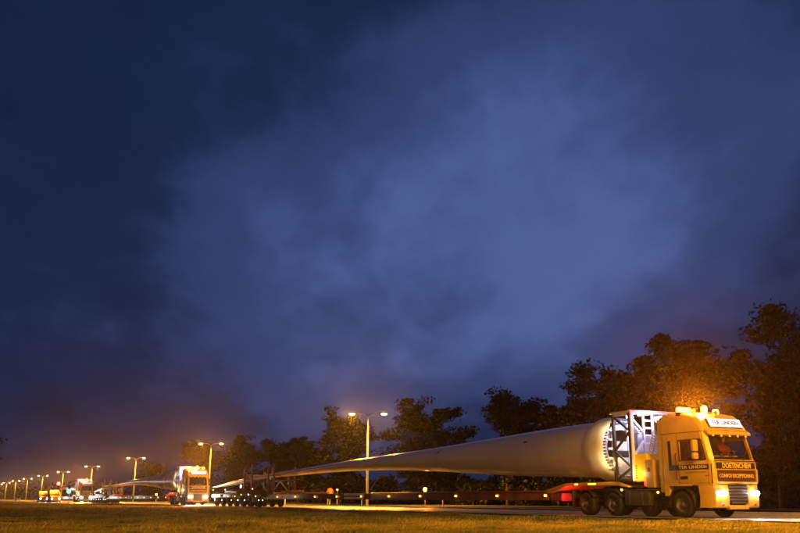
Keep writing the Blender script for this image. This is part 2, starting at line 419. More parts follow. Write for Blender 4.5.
def make_truck():
    T = thing('heavy_haul_truck', 'yellow heavy haul truck nearest the camera, under a lit roof sign', 'truck', R(0, 1.25), HEAD, 'trucks hauling the turbine blades')
    # --- cab: lower shell, rear sleeper block, pillars, roof
    mb = MB()
    mb.loft([rrect(-2.3, -.02, 1.225, .16, 1.27), rrect(-2.3, .0, 1.235, .16, 1.5), rrect(-2.3, -.01, 1.235, .16, 2.10), rrect(-2.3, -.05, 1.225, .14, 2.24)])
    mb.loft([rrect(-2.3, -1.45, 1.235, .02, 2.242), rrect(-2.3, -1.45, 1.225, .02, 3.22)])
    for sy in (-1, 1):
        mb.loft([[(-.05, sy*1.05, 2.24), (-.16, sy*1.22, 2.24), (-.30, sy*1.215, 2.24), (-.17, sy*1.03, 2.24)],
                 [(-.19, sy*1.03, 3.22), (-.30, sy*1.205, 3.22), (-.43, sy*1.20, 3.22), (-.31, sy*1.01, 3.22)]])
        mb.box(-1.45, -.36, sy*1.235, sy*1.175, 3.02, 3.22)
        mb.box(-1.45, -1.36, sy*1.232, sy*1.175, 2.242, 3.02)
        # lower rear skirt behind the wheel
        mb.box(-2.3, -2.04, sy*1.235, sy*1.0, .85, 1.268)
    mb.box(-.45, -.2, -1.03, 1.03, 3.12, 3.22)
    mb.build('cab', PAINT, T)
    mb = MB()
    mb.loft([rrect(-2.32, -.14, 1.24, .2, 3.225), rrect(-2.32, -.16, 1.245, .2, 3.34), rrect(-2.32, -.40, 1.225, .22, 3.72), rrect(-2.31, -.72, 1.18, .25, 4.02), rrect(-2.26, -1.0, 1.09, .25, 4.15), rrect(-2.2, -1.2, .9, .2, 4.19)])
    mb.build('roof', PAINT, T)
    for sy in (-1, 1):
        mb = MB(); mb.box(-2.56, -2.33, sy*1.2, sy*1.16, 1.0, 3.95, .01); mb.build('side_fairing', PAINT, T)
    # interior
    mb = MB(); mb.box(-.55, -.17, -1.0, 1.0, 2.245, 2.36, .03); mb.box(-.42, -.25, .3, .9, 2.36, 2.46, .02); mb.build('dashboard', BLACK, T)
    for y0, x0 in ((-.75, -.4), (-.2, -.45), (.1, -.3)):
        mb = MB(); mb.box(x0, x0+.16, y0, y0+.24, 2.362, 2.40, .005); mb.build('papers', mat('paper', (.7, .66, .55), .7, var=.1), T)
    for sy in (-.6, .6):
        mb = MB(); mb.box(-1.3, -.85, sy-.24, sy+.24, 2.245, 2.40, .04); mb.box(-1.4, -1.28, sy-.24, sy+.24, 2.40, 3.0, .04); mb.build('seat', BLACK, T)
    mb = MB(); mb.lathe([(.21, 0), (.225, .015), (.24, 0), (.225, -.015)], Matrix.Translation((-.62, .6, 2.52)) @ Matrix.Rotation(rad(-60), 4, 'Y'), 20, True)
    mb.tube((-.62, .6, 2.52), (-.45, .6, 2.38), .025); mb.build('steering_wheel', BLACK, T)
    mb = MB(); mb.box(-1.449, -1.43, -1.15, 1.15, 2.25, 3.2, .005); mb.box(-1.42, -1.40, -1.1, -.2, 2.6, 3.18, .005); mb.build('rear_panel', mat('cab_trim', (.035, .03, .028), .8, var=.2), T)
    # glass
    mb = MB(); mb.loft([[(-.066, -1.04, 2.25), (-.066, 1.04, 2.25), (-.076, 1.04, 2.25), (-.076, -1.04, 2.25)], [(-.215, -1.02, 3.2), (-.215, 1.02, 3.2), (-.225, 1.02, 3.2), (-.225, -1.02, 3.2)]])
    mb.build('windscreen', GLASS, T)
    for sy in (-1, 1):
        mb = MB(); mb.loft([[(-.30, sy*1.20, 2.245), (-1.36, sy*1.20, 2.245), (-1.36, sy*1.192, 2.245), (-.30, sy*1.192, 2.245)], [(-.43, sy*1.19, 3.02), (-1.36, sy*1.19, 3.02), (-1.36, sy*1.182, 3.02), (-.43, sy*1.182, 3.02)]])
        mb.build('side_window', GLASS, T)
        # door skin standing just proud of the shell, and its dark recessed handle
        mb = MB(); mb.box(-1.42, -.27, sy*1.238, sy*1.243, 1.36, 2.20, .002); d = mb.build('door', PAINT, T)
        mb = MB(); mb.box(-1.38, -1.08, sy*1.2435, sy*1.250, 1.50, 1.62, .003); mb.build('door_handle', BLACK, d)
        mb = MB(); mb.box(-.42, -.20, sy*1.2435, sy*1.25, 1.60, 1.65, .003); mb.build('side_repeater', mat('orange_lens', (.5, .15, .02), .2, var=0), T)
        # stripe: vertical then forward
        mb = MB(); mb.box(-1.98, -1.80, sy*1.2355, sy*1.2385, 2.0, 3.02, .001); mb.box(-1.98, -.20, sy*1.2365, sy*1.2455, 1.86, 2.065, .001); mb.build('stripe', NAVY, T)
        # mirrors
        mb = MB(); mb.tube((-.22, sy*1.2, 3.08), (.04, sy*1.42, 3.06), .022); mb.tube((-.2, sy*1.2, 2.25), (.04, sy*1.42, 2.28), .022); mb.tube((.04, sy*1.42, 2.26), (.04, sy*1.42, 3.06), .018); mb.build('mirror_arm', BLACK, T, loc=(-.33, 0, 0))
        for z0, z1 in ((2.27, 2.52), (2.57, 3.02)):
            mb = MB(); mb.box(-.03, .12, sy*1.30, sy*1.56, z0, z1, .04); mm = mb.build('mirror', PAINT if sy < 0 else BLACK, T, loc=(-.33, 0, 0))
            mb = MB(); mb.box(-.036, -.031, sy*1.32, sy*1.54, z0+.03, z1-.03); mb.build('mirror_glass', mat('mirror_silver', (.8, .8, .8), .03, 1, var=0), mm)
        fender(T, -1.4, sy*1.24, sy*.85, .66, -8, 188, .52, BLACK, .05)
        mb = MB(); mb.box(-.74, -.28, sy*1.20, sy*.85, .42, .55, .02); mb.box(-.74, -.28, sy*1.16, sy*.85, .80, .88, .02); mb.build('step', BLACK, T)
    # front: band, lettering, sign board with its bright rail, grille, bumper
    mb = MB(); mb.box(-.05, .006, -1.06, 1.06, 1.88, 2.13, .003); mb.build('front_band', NAVY, T)
    text('lettering', 'DOETINCHEM', .27, LETYEL, T, (.012, .05, 2.0), 'front', 1.55, bold=.006)
    mb = MB(); mb.box(.002, .03, -1.02, 1.02, 1.40, 1.84, .008); sb = mb.build('sign_board', BOARD, T)
    text('lettering', 'CONVOI EXCEPTIONNEL', .21, LETYEL, sb, (.036, .0, 1.61), 'front', 1.90, bold=.001)
    mb = MB(); mb.tube((.07, -1.05, 1.355), (.07, 1.05, 1.355), .03); mb.tube((.07, 1.05, 1.355), (.07, 1.08, 1.84), .03)
    mb.tube((.07, 1.08, 1.84), (-.02, 1.1, 1.9), .025); mb.build('guard_rail', PAINT, T)
    mb = MB(); mb.box(-.3, .012, -.70, .70, 1.30, 1.335, .01); mb.build('grille_lip', PAINT, T)
    mb = MB(); mb.prism([(-.02, .60), (.015, .60), (.015, 1.27), (-.02, 1.27)], -.50, .50); mb.prism([(-.02, .52), (.01, .52), (.01, .6), (-.02, .6)], -.40, .40)
    g = mb.build('grille', BLACK, T)
    for i in range(6):
        mb = MB(); w = .49 if i > 0 else .40; mb.box(.015, .05, -w, w, .56 + i*.118, .60 + i*.118 + .03, .008); mb.build('slat', STEEL, g)
    # bumper with wrap-round corners, lower lip
    mb = MB()
    for sy in (-1, 1):
        pts = []
        for z, xo in ((.40, -.02), (.46, .03), (.85, .045), (1.262, .0)):
            pts.append([(xo, sy*.52, z), (xo, sy*1.0, z), (xo-.07, sy*1.17, z), (xo-.26, sy*1.238, z), (xo-.72, sy*1.238, z), (xo-.72, sy*1.1, z), (xo-.3, sy*1.1, z), (xo-.2, sy*.52, z)])
        mb.loft(pts)
    mb.box(-.2, .03, -.518, .518, .34, .50, .02)
    mb.build('bumper', PAINT, T)
    for sy in (-1, 1):
        mb = MB(); mb.loft([[(.052, sy*.72, .84), (.052, sy*1.02, .84), (-.02, sy*1.17, .86), (-.02, sy*.74, .86)], [(.052, sy*.70, 1.06), (.045, sy*1.02, 1.08), (-.03, sy*1.19, 1.08), (-.03, sy*.74, 1.06)]])
        h = mb.build('headlight', BLACK, T)
        mb = MB(); mb.ball((.05, sy*.82, .95), .055, .15, .12); mb.ball((.04, sy*1.03, .95), .05, .12, .105); mb.build('lens', E_HEAD, h)
        lamp('headlight_beam', 'SPOT', 3600, (1, .94, .82), T, (.18, sy*.9, .95), .06, (1, 0, -.06), 64, .75)
        mb = MB(); mb.ball((.04, sy*.87, .52), .03, .07, .05); mb.build('fog_lamp', STEEL, T)
    mb = MB(); mb.box(.031, .04, -.27, .27, .37, .48, .003); mb.build('number_plate', mat('plate_yellow', (.7, .5, .08), .5, var=.05), T)
    # sun visor, wipers
    mb = MB(); mb.prism([(-.22, 3.235), (.02, 3.12), (.045, 3.145), (.02, 3.20), (-.16, 3.32)], -1.16, 1.16, .012); mb.build('sun_visor', PAINT, T)
    for y in (-.75, -.1, .5):
        mb = MB(); mb.tube((-.02, y, 2.22), (-.085, y+.32, 2.58), .014, n=6); mb.tube((-.062, y+.02, 2.36), (-.10, y+.6, 2.72), .012, n=6); mb.build('wiper', BLACK, T)
    # lit roof sign
    sl = Matrix.Translation((-.235, 0, 3.56)) @ Matrix.Rotation(rad(-26), 4, 'Y')
    mb = MB(); mb.box(-.11, .03, -.86, .98, -.20, .22, .03, sl); bx = mb.build('light_box', BLACK, T)
    mb = MB(); mb.box(.031, .036, -.83, .95, -.175, .195, .0, sl); mb.build('panel', E_BOX, bx)
    text('lettering', 'TER LINDEN', .26, LETBLUE, bx, (0, 0, 0), sl @ Matrix.Translation((.042, .06, .01)) @ Matrix(((0, 0, 1, 0), (1, 0, 0, 0), (0, 1, 0, 0), (0, 0, 0, 1))), 1.45, bold=.004)
    # white lamp pair beside the sign
    for y, x in ((-1.02, -.42), (-.99, -.52)):
        mb = MB(); mb.ball((x, y, 3.74 + (-.42-x)*.6), .09, .07, .07); mb.build('roof_lamp', mat('warm_roof_lens', (.9, .8, .5), .2, var=0, emit=(1, .72, .3), es=9), T)
    for i in range(5):
        mb = MB(); y = -.9 + i*.45; mb.ball((.01, y, 3.10), .03, .05, .025); mb.build('marker_lamp', mat('dim_amber_lens', (.8, .3, .03), .2, var=0, emit=(1, .4, .05), es=1.1), T)
    # beacons on the roof
    for i, (x, y, h, n) in enumerate(((-1.3, -.85, .17, 3), (-1.15, .15, .26, 1), (-1.3, .95, .17, 1))):
        mb = MB(); mb.box(x-.12, x+.12, y-(.36 if n == 3 else .13), y+(.36 if n == 3 else .13), 4.05, 4.205, .02); b = mb.build('beacon', BLACK, T)
        for j in range(n):
            yy = y + (j - (n-1)/2)*.24
            mb = MB(); mb.lathe([(.105, 4.206), (.13, 4.23), (.125, 4.2 + h*.85), (.09, 4.2 + h*1.15), (.001, 4.2 + h*1.2)], Matrix.Translation((x, yy, 0)), 14); mb.build('dome', E_AMB, b)
        lamp('beacon_light', 'POINT', 45, AMBER, T, (x, y, 4.72), .1)
        if y < .5: lamp('beacon_beam', 'SPOT', 26000, AMBER, T, (x + .2, y - .1, 4.56), .1, (.62, -.78, -.06), 110, .6)
        lamp('beacon_light', 'SPOT', 3500 if y < .5 else 1500, AMBER, T, (x, y, 4.60), .1, (0, 0, 1), 174, .3)
    for y, a in ((-.85, (.75, .6, .12)), (.15, (.25, 1, .16))):
        lamp('beacon_beam', 'SPOT', 900, AMBER, T, (-1.1, y, 4.62), .1, a, 95, .8)
    text('lettering', 'TER LINDEN', .17, mat('sign_white', (.75, .70, .6), .5, var=.03), T, (-.86, -1.2475, 1.965), 'side', 1.12, .003, bold=.003)
    text('lettering', 'DOETINCHEM', .085, NAVY, T, (-.76, -1.2445, 1.755), 'side', .78, .002)
    mb = MB()
    for z in (3.224,):
        mb.box(-2.31, -.3, -1.243, -1.2365, z-.012, z+.012)
    mb.box(-.262, -.250, -1.2385, -1.2365, 1.30, 2.2); mb.box(-1.445, -1.433, -1.2385, -1.2365, 1.30, 3.2); mb.build('panel_seam', BLACK, T)
    # rubber seals, corner deflectors, grab rails, horns, shut lines
    for sy in (-1, 1):
        y0, y1 = sy*1.2355, sy*1.2425
        mb = MB(); mb.box(-1.40, -.34, y0, y1, 2.225, 2.262); mb.box(-1.40, -.40, y0, y1, 2.99, 3.03); mb.box(-1.40, -1.355, y0, y1, 2.262, 2.99); mb.build('window_seal', BLACK, T)
        mb = MB(); mb.bar((-.36, sy*1.236, 2.24), (-.46, sy*1.225, 3.02), .03); mb.build('window_seal', BLACK, T)
        mb = MB(); mb.box(-.10, -.07, sy*1.195, sy*1.23, 1.32, 2.08, .006); mb.build('corner_slot', BLACK, T)
        mb = MB(); mb.path([(-1.52, sy*1.24, 1.5), (-1.52, sy*1.29, 1.55), (-1.52, sy*1.29, 2.5), (-1.52, sy*1.24, 2.55)], .018, 6); mb.build('grab_rail', BLACK, T)
        mb = MB(); mb.box(-2.0, -.78, sy*1.225, sy*1.252, 1.235, 1.275, .008); mb.build('arch_lip', PAINT, T)
        mb = MB(); mb.tube((-1.75, sy*.62, 4.26), (-1.1, sy*.62, 4.24), .03, .035, 10).tube((-1.1, sy*.62, 4.24), (-.95, sy*.62, 4.24), .04, .085, 12); mb.box(-1.7, -1.66, sy*.6, sy*.64, 4.15, 4.26); mb.build('air_horn', STEEL, T)
    mb = MB(); mb.box(-.03, .008, -1.1, 1.1, 2.175, 2.205, .003); mb.build('wiper_tray', BLACK, T)
    mb = MB(); mb.box(.004, .012, -.12, .12, 1.275, 1.325, .003); mb.build('badge', STEEL, T)
    # chassis
    mb = MB()
    for sy in (-1, 1):
        mb.box(-8.6, -.5, sy*.42, sy*.34, .72, 1.02)
    for x in (-2.6, -4.6, -6.5, -8.4): mb.box(x-.06, x+.06, -.34, .34, .74, 1.0)
    mb.box(-2.9, -2.35, -.9, .9, 1.04, 1.16); mb.box(-7.6, -5.0, -.7, .7, 1.04, 1.2, .02)
    mb.tube((-6.4, 0, 1.2), (-6.4, 0, 1.32), .55, n=24)
    mb.build('chassis', CHASSIS, T)
    for x, k in ((-1.4, 1), (-3.75, 1), (-5.6, 2), (-7.5, 2)):
        for sy in (-1, 1):
            wheel(T, x, sy*(.72 if x == -3.75 else 1.07 if k == 1 else 1.0), sy, .52, .34 if k == 1 else .5)
        mb = MB(); mb.tube((x, -.95, .52), (x, .95, .52), .09); mb.ball((x, 0, .52), .22, .25, .22); mb.build('axle', CHASSIS, T)
    for x in (-5.6, -7.5):
        for sy in (-1, 1): fender(T, x, sy*1.25, sy*.72, .60, 28, 152, .52, BLACK)
    for sy in (-1, 1):
        mb = MB(); mb.box(-4.85, -3.3, sy*1.22, sy*.93, .46, 1.06, .07); t = mb.build('fuel_tank', mat('tank_metal', (.10, .09, .09), .35, .6, var=.15), T)
        for x in (-4.5, -3.7):
            mb = MB(); mb.box(x-.03, x+.03, sy*1.225, sy*1.2, .47, 1.05); mb.build('strap', STEEL, t)
        mb = MB(); mb.box(-4.95, -2.95, sy*1.18, sy*.7, 1.09, 1.13, .01); mb.build('catwalk', CHASSIS, T)
        for x, z in ((-2.75, 1.0), (-5.02, 1.12)):
            mb = MB(); mb.ball((x, sy*1.21, z), .07, .03, .05); mb.build('side_marker', E_MARK, T)
    # yellow power pack and tall cabinet behind the cab
    mb = MB(); mb.box(-4.35, -3.42, -1.12, .9, 1.45, 2.62, .03); pk = mb.build('power_pack', mat('power_pack_yellow', (.85, .58, .03), .4, var=.06), T)
    for i in range(6):
        mb = MB(); mb.box(-4.28, -4.02, -1.13, -1.118, 1.6+i*.1, 1.64+i*.1); mb.build('vent', BLACK, pk)
    mb = MB(); mb.box(-3.40, -2.95, -1.22, -.6, 1.2, 2.35, .02); cb = mb.build('cabinet', mat('cabinet_paint', (.42, .26, .12), .45, var=.12), T)
    mb = MB(); mb.box(-3.28, -3.14, -1.232, -1.222, 1.85, 2.02, .004); mb.build('latch', BLACK, cb)
    mb = MB(); mb.ball((-3.52, -1.16, 1.36), .08, .05, .11); mb.build('rear_lamp', mat('red_marker_lens', (.6, .03, .02), .2, var=0, emit=(1, .05, .03), es=2.0), T)
    # coiled hoses between cab and frame
    mb = MB()
    for k in range(3):
        pts = []
        for i in range(60):
            a = i * .9; pts.append((-3.0 - .35*i/60 + .0, -.95 + .25*k + .10*math.cos(a), 3.5 - .9*i/60 + .12*math.sin(a)))
        mb.path(pts, .018, 5)
    mb.build('hose', mat('pale_hose', (.45, .42, .45), .4, var=.2), T)
    # tail
    mb = MB(); mb.box(-8.75, -8.62, -1.2, 1.2, .62, 1.0, .01); tl = mb.build('tail_beam', REDPAINT, T)
    for sy in (-1, 1):
        for j, y in enumerate((1.05, .85, .65)):
            mb = MB(); mb.box(-8.79, -8.752, sy*(y-.08), sy*(y+.08), .7, .86, .01); mb.build('tail_light', E_RED, T)
        mb = MB(); mb.box(-8.58, -8.5, sy*1.2, sy*.8, .35, 1.15, .005); mb.build('mud_flap', BLACK, T)
    cabset = ('cab', 'roof', 'dashboard', 'steering_wheel', 'windscreen', 'side_window', 'door', 'door_handle', 'side_repeater', 'stripe', 'step',
              'front_band', 'lettering', 'sign_board', 'guard_rail', 'grille_lip', 'grille', 'slat', 'bumper', 'headlight', 'lens', 'fog_lamp', 'number_plate', 'sun_visor', 'wiper', 'light_box', 'panel', 'roof_lamp', 'marker_lamp', 'panel_seam', 'rear_panel', 'papers', 'window_seal', 'corner_slot', 'wiper_tray', 'badge')
    def stretch(co):
        x, z = co.x, co.z
        nx = x + .40*min(1, max(0, (x + 1.42)/1.0)) - (.20*min(1, max(0, (z - 2.2)/1.1)) if x > -.75 else 0)
        nz = z + .13*min(1, max(0, (z - 2.95)/.25))*min(1, max(0, (4.15 - z)/.35))
        return Vector((nx, co.y, nz))
    done = set()
    for o in T.children_recursive:
        if o.type == 'MESH' and o.name.split('.')[0] in cabset and o.data.name not in done:
            done.add(o.data.name)
            for vtx in o.data.vertices: vtx.co = stretch(vtx.co)
        elif o.type == 'LIGHT' and o.name.startswith('headlight'): o.location.x += .42
    lamp('tail_glow', 'POINT', 40, (1, .03, .06), T, (-9.0, -1.16, .78), .08)
    lamp('tail_glow', 'POINT', 9, (1, .03, .06), T, (-8.35, -1.42, .72), .06)
    return T
truck = make_truck()

# the driver
def make_driver():
    P = thing('person', 'driver in a red jacket sitting behind the windscreen of the front truck', 'person', (0, 0, 0), HEAD)
    base = R(0, 1.25); P.location = base - DIR * -.34
    j = [(-1.05, .6, 2.45), (-1.1, .6, 2.62), (-1.12, .6, 2.84), (-1.08, .6, 2.94), (-1.05, .6, 3.03), (-1.04, .6, 3.13),
         (-1.1, .80, 2.86), (-.95, .86, 2.62), (-.70, .74, 2.60), (-.62, .72, 2.62), (-1.1, .40, 2.86), (-.95, .34, 2.62), (-.70, .46, 2.60), (-.62, .48, 2.62),
         (-.80, .72, 2.44), (-.62, .72, 2.30), (-.80, .48, 2.44), (-.62, .48, 2.30)]
    ed = [(0, 1), (1, 2), (2, 3), (3, 4), (4, 5), (2, 6), (6, 7), (7, 8), (8, 9), (2, 10), (10, 11), (11, 12), (12, 13), (0, 14), (14, 15), (0, 16), (16, 17)]
    rr = [.15, .15, .14, .055, .085, .08, .075, .055, .042, .045, .075, .055, .042, .045, .085, .06, .085, .06]
    me = bpy.data.meshes.new('body'); me.from_pydata(j, ed, [])
    o = link('body', me)
    m = o.modifiers.new('skin', 'SKIN'); me.skin_vertices[0].data[0].use_root = True
    for i, r in enumerate(rr): me.skin_vertices[0].data[i].radius = (r, r)
    o.modifiers.new('sub', 'SUBSURF').levels = 2
    dg = bpy.context.evaluated_depsgraph_get(); me2 = bpy.data.meshes.new_from_object(o.evaluated_get(dg)); bpy.data.objects.remove(o)
    me2.name = 'body'; me2.materials.clear()
    me2.materials.append(mat('red_jacket', (.32, .035, .025), .8, var=.1)); me2.materials.append(mat('skin', (.5, .3, .2), .5, var=.05))
    for p in me2.polygons:
        p.material_index = 1 if (p.center.z > 2.93 or p.center.x > -.66 and p.center.z > 2.55) else 0
    me2.shade_smooth(); b = link('body', me2, P)
    mb = MB(); mb.ball((-1.07, .6, 3.13), .095, .088, .075); mb.build('hair', mat('dark_hair', (.03, .02, .015), .7, var=.1), b)
    mb = MB(); mb.ball((-.955, .6, 3.05), .02, .014, .022); mb.build('nose', MATS['skin'], b)
make_driver()

# ------------------------------------------------------------------ trailer with root frame and rear bogie
def make_trailer():
    T = thing('blade_trailer', 'extendable blade trailer behind the front truck, its red beam lined with amber lights', 'trailer', R(0, 1.25), HEAD, 'blade trailers')
    # support frame at the root: near truss coloured as if in shade, white front ladder panel
    F = link('support_frame', None, T)
    X0, X1, Y0, Y1, Z0, Z1 = -5.32, -4.25, -1.2, 1.2, 1.48, 4.42
    for x in (X0, X1):
        for y in (Y0, Y1):
            m = WHITESTEEL if (x == X1 and y == Y1) else SHADESTEEL
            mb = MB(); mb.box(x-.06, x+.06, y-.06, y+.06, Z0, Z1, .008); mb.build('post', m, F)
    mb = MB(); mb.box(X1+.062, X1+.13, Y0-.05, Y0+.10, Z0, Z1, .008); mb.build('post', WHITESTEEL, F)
    zz = [Z1-.1, 3.62, 2.80, 2.05, Z0+.05]
    for y in (Y0, Y1):
        for i in range(4):
            a, b = ((X0, zz[i]), (X1, zz[i+1])) if i % 2 == 0 else ((X1, zz[i]), (X0, zz[i+1]))
            mb = MB(); mb.bar((a[0], y, a[1]), (b[0], y, b[1]), .07, .09); mb.build('brace', SHADESTEEL, F)
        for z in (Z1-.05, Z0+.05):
            mb = MB(); mb.box(X0+.06, X1-.06, y-.045, y+.045, z-.045, z+.045); mb.build('rail', SHADESTEEL if z < 3 else WHITESTEEL, F)
    for y in (Y0-.02, -.35, .4, Y1+.2):
        mb = MB(); mb.box(X0-.15, X1+.02, y-.06, y+.06, Z1+.002, Z1+.09, .01); mb.build('top_beam', WHITESTEEL, F)
    mb = MB(); mb.box(X1+.022, X1+.16, Y0-.10, Y1+.35, Z1+.0, Z1+.12, .015); mb.build('top_beam', WHITESTEEL, F)
    # front panel: ladder, diagonals, inner posts, sheet behind
    mb = MB(); mb.box(X1-.62, X1-.58, -.25, .95, 2.4, 3.55, .005); mb.build('backing_sheet', mat('pale_blue_sheet', (.42, .48, .66), .45, var=.2, vscale=4), F)
    for y in (-.42, .12):
        mb = MB(); mb.box(X1-.04, X1+.04, y-.045, y+.045, Z0, Z1-.002, .006); mb.build('ladder_rail', WHITESTEEL, F)
    for i in range(8):
        z = 1.8 + i*.33; mb = MB(); mb.box(X1-.035, X1+.035, -.375, .075, z-.04, z+.04, .006); mb.build('rung', WHITESTEEL, F)
    for a, b in (((.2, 4.25), (1.1, 3.55)), ((1.1, 3.5), (.2, 2.6)), ((.2, 2.6), (1.1, 1.9)), ((-1.1, 4.2), (-.45, 3.6)), ((-.45, 3.2), (-1.1, 2.5))):
        mb = MB(); mb.bar((X1, a[0], a[1]), (X1, b[0], b[1]), .09, .09); mb.build('brace', WHITESTEEL, F)
    pts = []
    for i in range(10):
        a = i/9; pts.append((X1+.12, 1.0 - .55*a*a, 3.9 - 1.7*a))
    mb = MB(); mb.path(pts, .05); mb.build('cable', WHITESTEEL, F)
    mb = MB(); mb.box(X0, X1, -1.1, 1.1, Z0-.10, Z0-.002, .01); mb.build('base_plate', SHADESTEEL, F)
    for x, y, z in ((-4.72, -.75, 4.28), (-4.72, .75, 4.28)):
        mb = MB(); mb.box(x-.08, x+.08, y-.14, y+.14, z-.05, z+.05, .01); mb.build('work_lamp', E_WHITE, F)
    lamp('frame_light', 'POINT', 110, (.34, .48, 1), T, (-3.85, -.35, 4.15), .12)
    lamp('frame_light', 'POINT', 170, (.42, .56, 1), T, (-5.0, .2, 3.95), .12)
    lamp('frame_light', 'POINT', 22, (1, .70, .25), T, (-3.95, -1.5, 1.75), .1)
    lamp('frame_light', 'POINT', 60, (1, .80, .5), T, (-5.7, -.4, 2.6), .12)
    mb = MB(); mb.box(-5.44, -5.385, -1.30, -1.14, 3.86, 4.04, .01); mb.build('work_lamp', BLACK, F)
    lamp('frame_light', 'POINT', 42, (1, .74, .36), T, (-5.55, -1.22, 3.95), .05)
    lamp('frame_light', 'POINT', 40, (1, .66, .26), T, (-5.6, -1.42, 2.25), .05)
    # gooseneck plate
    mb = MB(); mb.prism([(-10.6, 1.02), (-10.6, 1.16), (-9.0, 1.46), (-5.3, 1.475), (-4.6, 1.30), (-4.6, 1.22), (-5.2, 1.30), (-8.9, 1.33), (-10.2, .98)], -1.2, 1.2, .012); mb.build('gooseneck', mat('yellow_deck_paint', (.55, .33, .06), .45, var=.2), T)
    mb = MB(); mb.box(-10.4, -9.45, -1.1, 1.1, .62, 1.0, .02); mb.build('coupling', REDPAINT, T)
    for i in range(4):
        mb = MB(); mb.box(-10.3+i*.22, -10.14+i*.22, -1.13, -1.102, .66, .96, .01); mb.build('valve_box', REDPAINT, T)
    for x in (-8.2, -7.2, -6.9):
        mb = MB(); mb.box(x-.12, x+.12, -1.22, -1.202, 1.36, 1.42); mb.build('marker_lamp', E_MARK, T)
    # telescopic beam
    mb = MB(); mb.box(-31, -10.6, -1.12, -.80, .66, 1.14, .015); mb.box(-31, -10.6, .80, 1.12, .66, 1.14, .015); mb.box(-54, -30.5, -1.06, -.82, .70, 1.10, .012); mb.box(-54, -30.5, .82, 1.06, .70, 1.10, .012)
    for x in range(-52, -11, 4): mb.box(x-.07, x+.07, -.8, .8, .75, 1.05)
    mb.build('beam', REDPAINT, T)
    mb = MB(); mb.box(-31, -10.6, -1.17, -1.122, 1.06, 1.12, .01); mb.build('rub_rail', REDPAINT, T)
    for i in range(10):
        x = -10.75 - i*4.35
        mb = MB(); mb.box(x-.09, x+.09, -1.18, -1.135, .84, .94, .01); mb.build('marker_lamp', E_MARK, T)
    for i in range(2):
        mb = MB(); mb.box(-35.5, -32.1, -1.16, -1.125, .70 + i*.24, .86 + i*.24, .005); mb.build('warning_board', PALE, T)
    mb = MB(); mb.box(-50.8, -43.8, -1.2, 1.2, 1.16, 1.26, .01); mb.box(-49.6, -47.0, -.9, .2, 1.262, 1.42, .02); mb.build('deck_plate', mat('amber_lit_deck', (.75, .36, .03), .45, var=.15), T)  # amber light on the deck plate put into its colour
    # rear bogie
    mb = MB(); mb.box(-70.5, -53, -1.2, 1.2, .86, 1.22, .02); mb.box(-66, -57, -1.1, 1.1, 1.222, 1.5, .03); mb.build('bogie_deck', mat('bogie_paint', (.05, .05, .07), .5, var=.3), T)
    for i in range(7):
        x = -55 - i*2.3
        for sy in (-1, 1): wheel(T, x, sy*1.02, sy, .40, .36)
        mb = MB(); mb.tube((x, -.9, .4), (x, .9, .4), .08); mb.build('axle', CHASSIS, T)
    r = random.Random(3)
    for i in range(8):
        x = -54 - i*2.1; z0 = 1.222
        mb = MB(); mb.box(x-.45, x+.45, -1.26, -.9 if i % 2 else -1.205, .45 if i % 2 else .9, .82 if i % 2 else 1.15, .02); mb.build('equipment_box', (CHASSIS, STEEL, BLACK)[i % 3], T)
    lm = [E_MARK, E_MARK, mat('white_marker_lens', (.9, .9, .9), .2, var=0, emit=(.9, .95, 1), es=4)]
    for i in range(16):
        x = -53.3 - i*1.08 + r.uniform(-.2, .2); z = r.choice((.95, 1.1, 1.3, 1.62, .6))
        mb = MB(); mb.ball((x, -1.3, z), .07, .04, .06); mb.build('marker_lamp', lm[r.choice((0, 0, 1, 2))], T)
    # rear tower holding the blade
    F2 = link('rear_tower', None, T)
    for x, z1 in ((-51.4, 3.8), (-52.9, 3.5), (-57.6, 3.9), (-59.9, 3.5)):
        for y in (-1.0, 1.0):
            mb = MB(); mb.box(x-.07, x+.07, y-.07, y+.07, 1.1, z1 - (.3 if y > 0 else 0), .008); mb.build('post', mat('rusty_tower_steel', (.16, .10, .08), .5, .2, var=.3), F2)
    tm = MATS['rusty_tower_steel']
    for y in (-1.0, 1.0):
        for a, b in (((-52.9, 1.25), (-55.2, 2.3)), ((-57.6, 1.25), (-55.2, 2.3)), ((-52.9, 2.35), (-57.6, 2.35)), ((-51.4, 1.3), (-52.9, 2.6)), ((-57.6, 2.4), (-59.9, 3.2))):
            mb = MB(); mb.bar((a[0], y, a[1]), (b[0], y, b[1]), .09); mb.build('brace', tm, F2)
    for x in (-51.4, -52.9, -57.6, -59.9):
        mb = MB(); mb.box(x-.06, x+.06, -.93, .93, 2.28, 2.40, .01); mb.build('crossbar', tm, F2)
    mb = MB(); mb.box(-60.2, -59.6, -.9, .5, 2.44, 2.98, .05); mb.build('tip_clamp', mat('clamp_pad', (.35, .30, .24), .7, var=.2), F2)
    mb = MB(); mb.box(-60.9, -60.75, -1.1, -1.0, 1.75, 2.05, .01); mb.build('marker_lamp', lm[2], T)
    mb = MB(); mb.box(-59.98, -59.82, -1.12, -1.08, 2.9, 3.0); mb.build('reflector', YELLOW, F2)
    for sy in (-1, 1):
        mb = MB(); mb.box(-70.58, -70.52, sy*1.1, sy*.7, .9, 1.05); mb.build('tail_light', E_RED, T)
    return T
trailer = make_trailer()

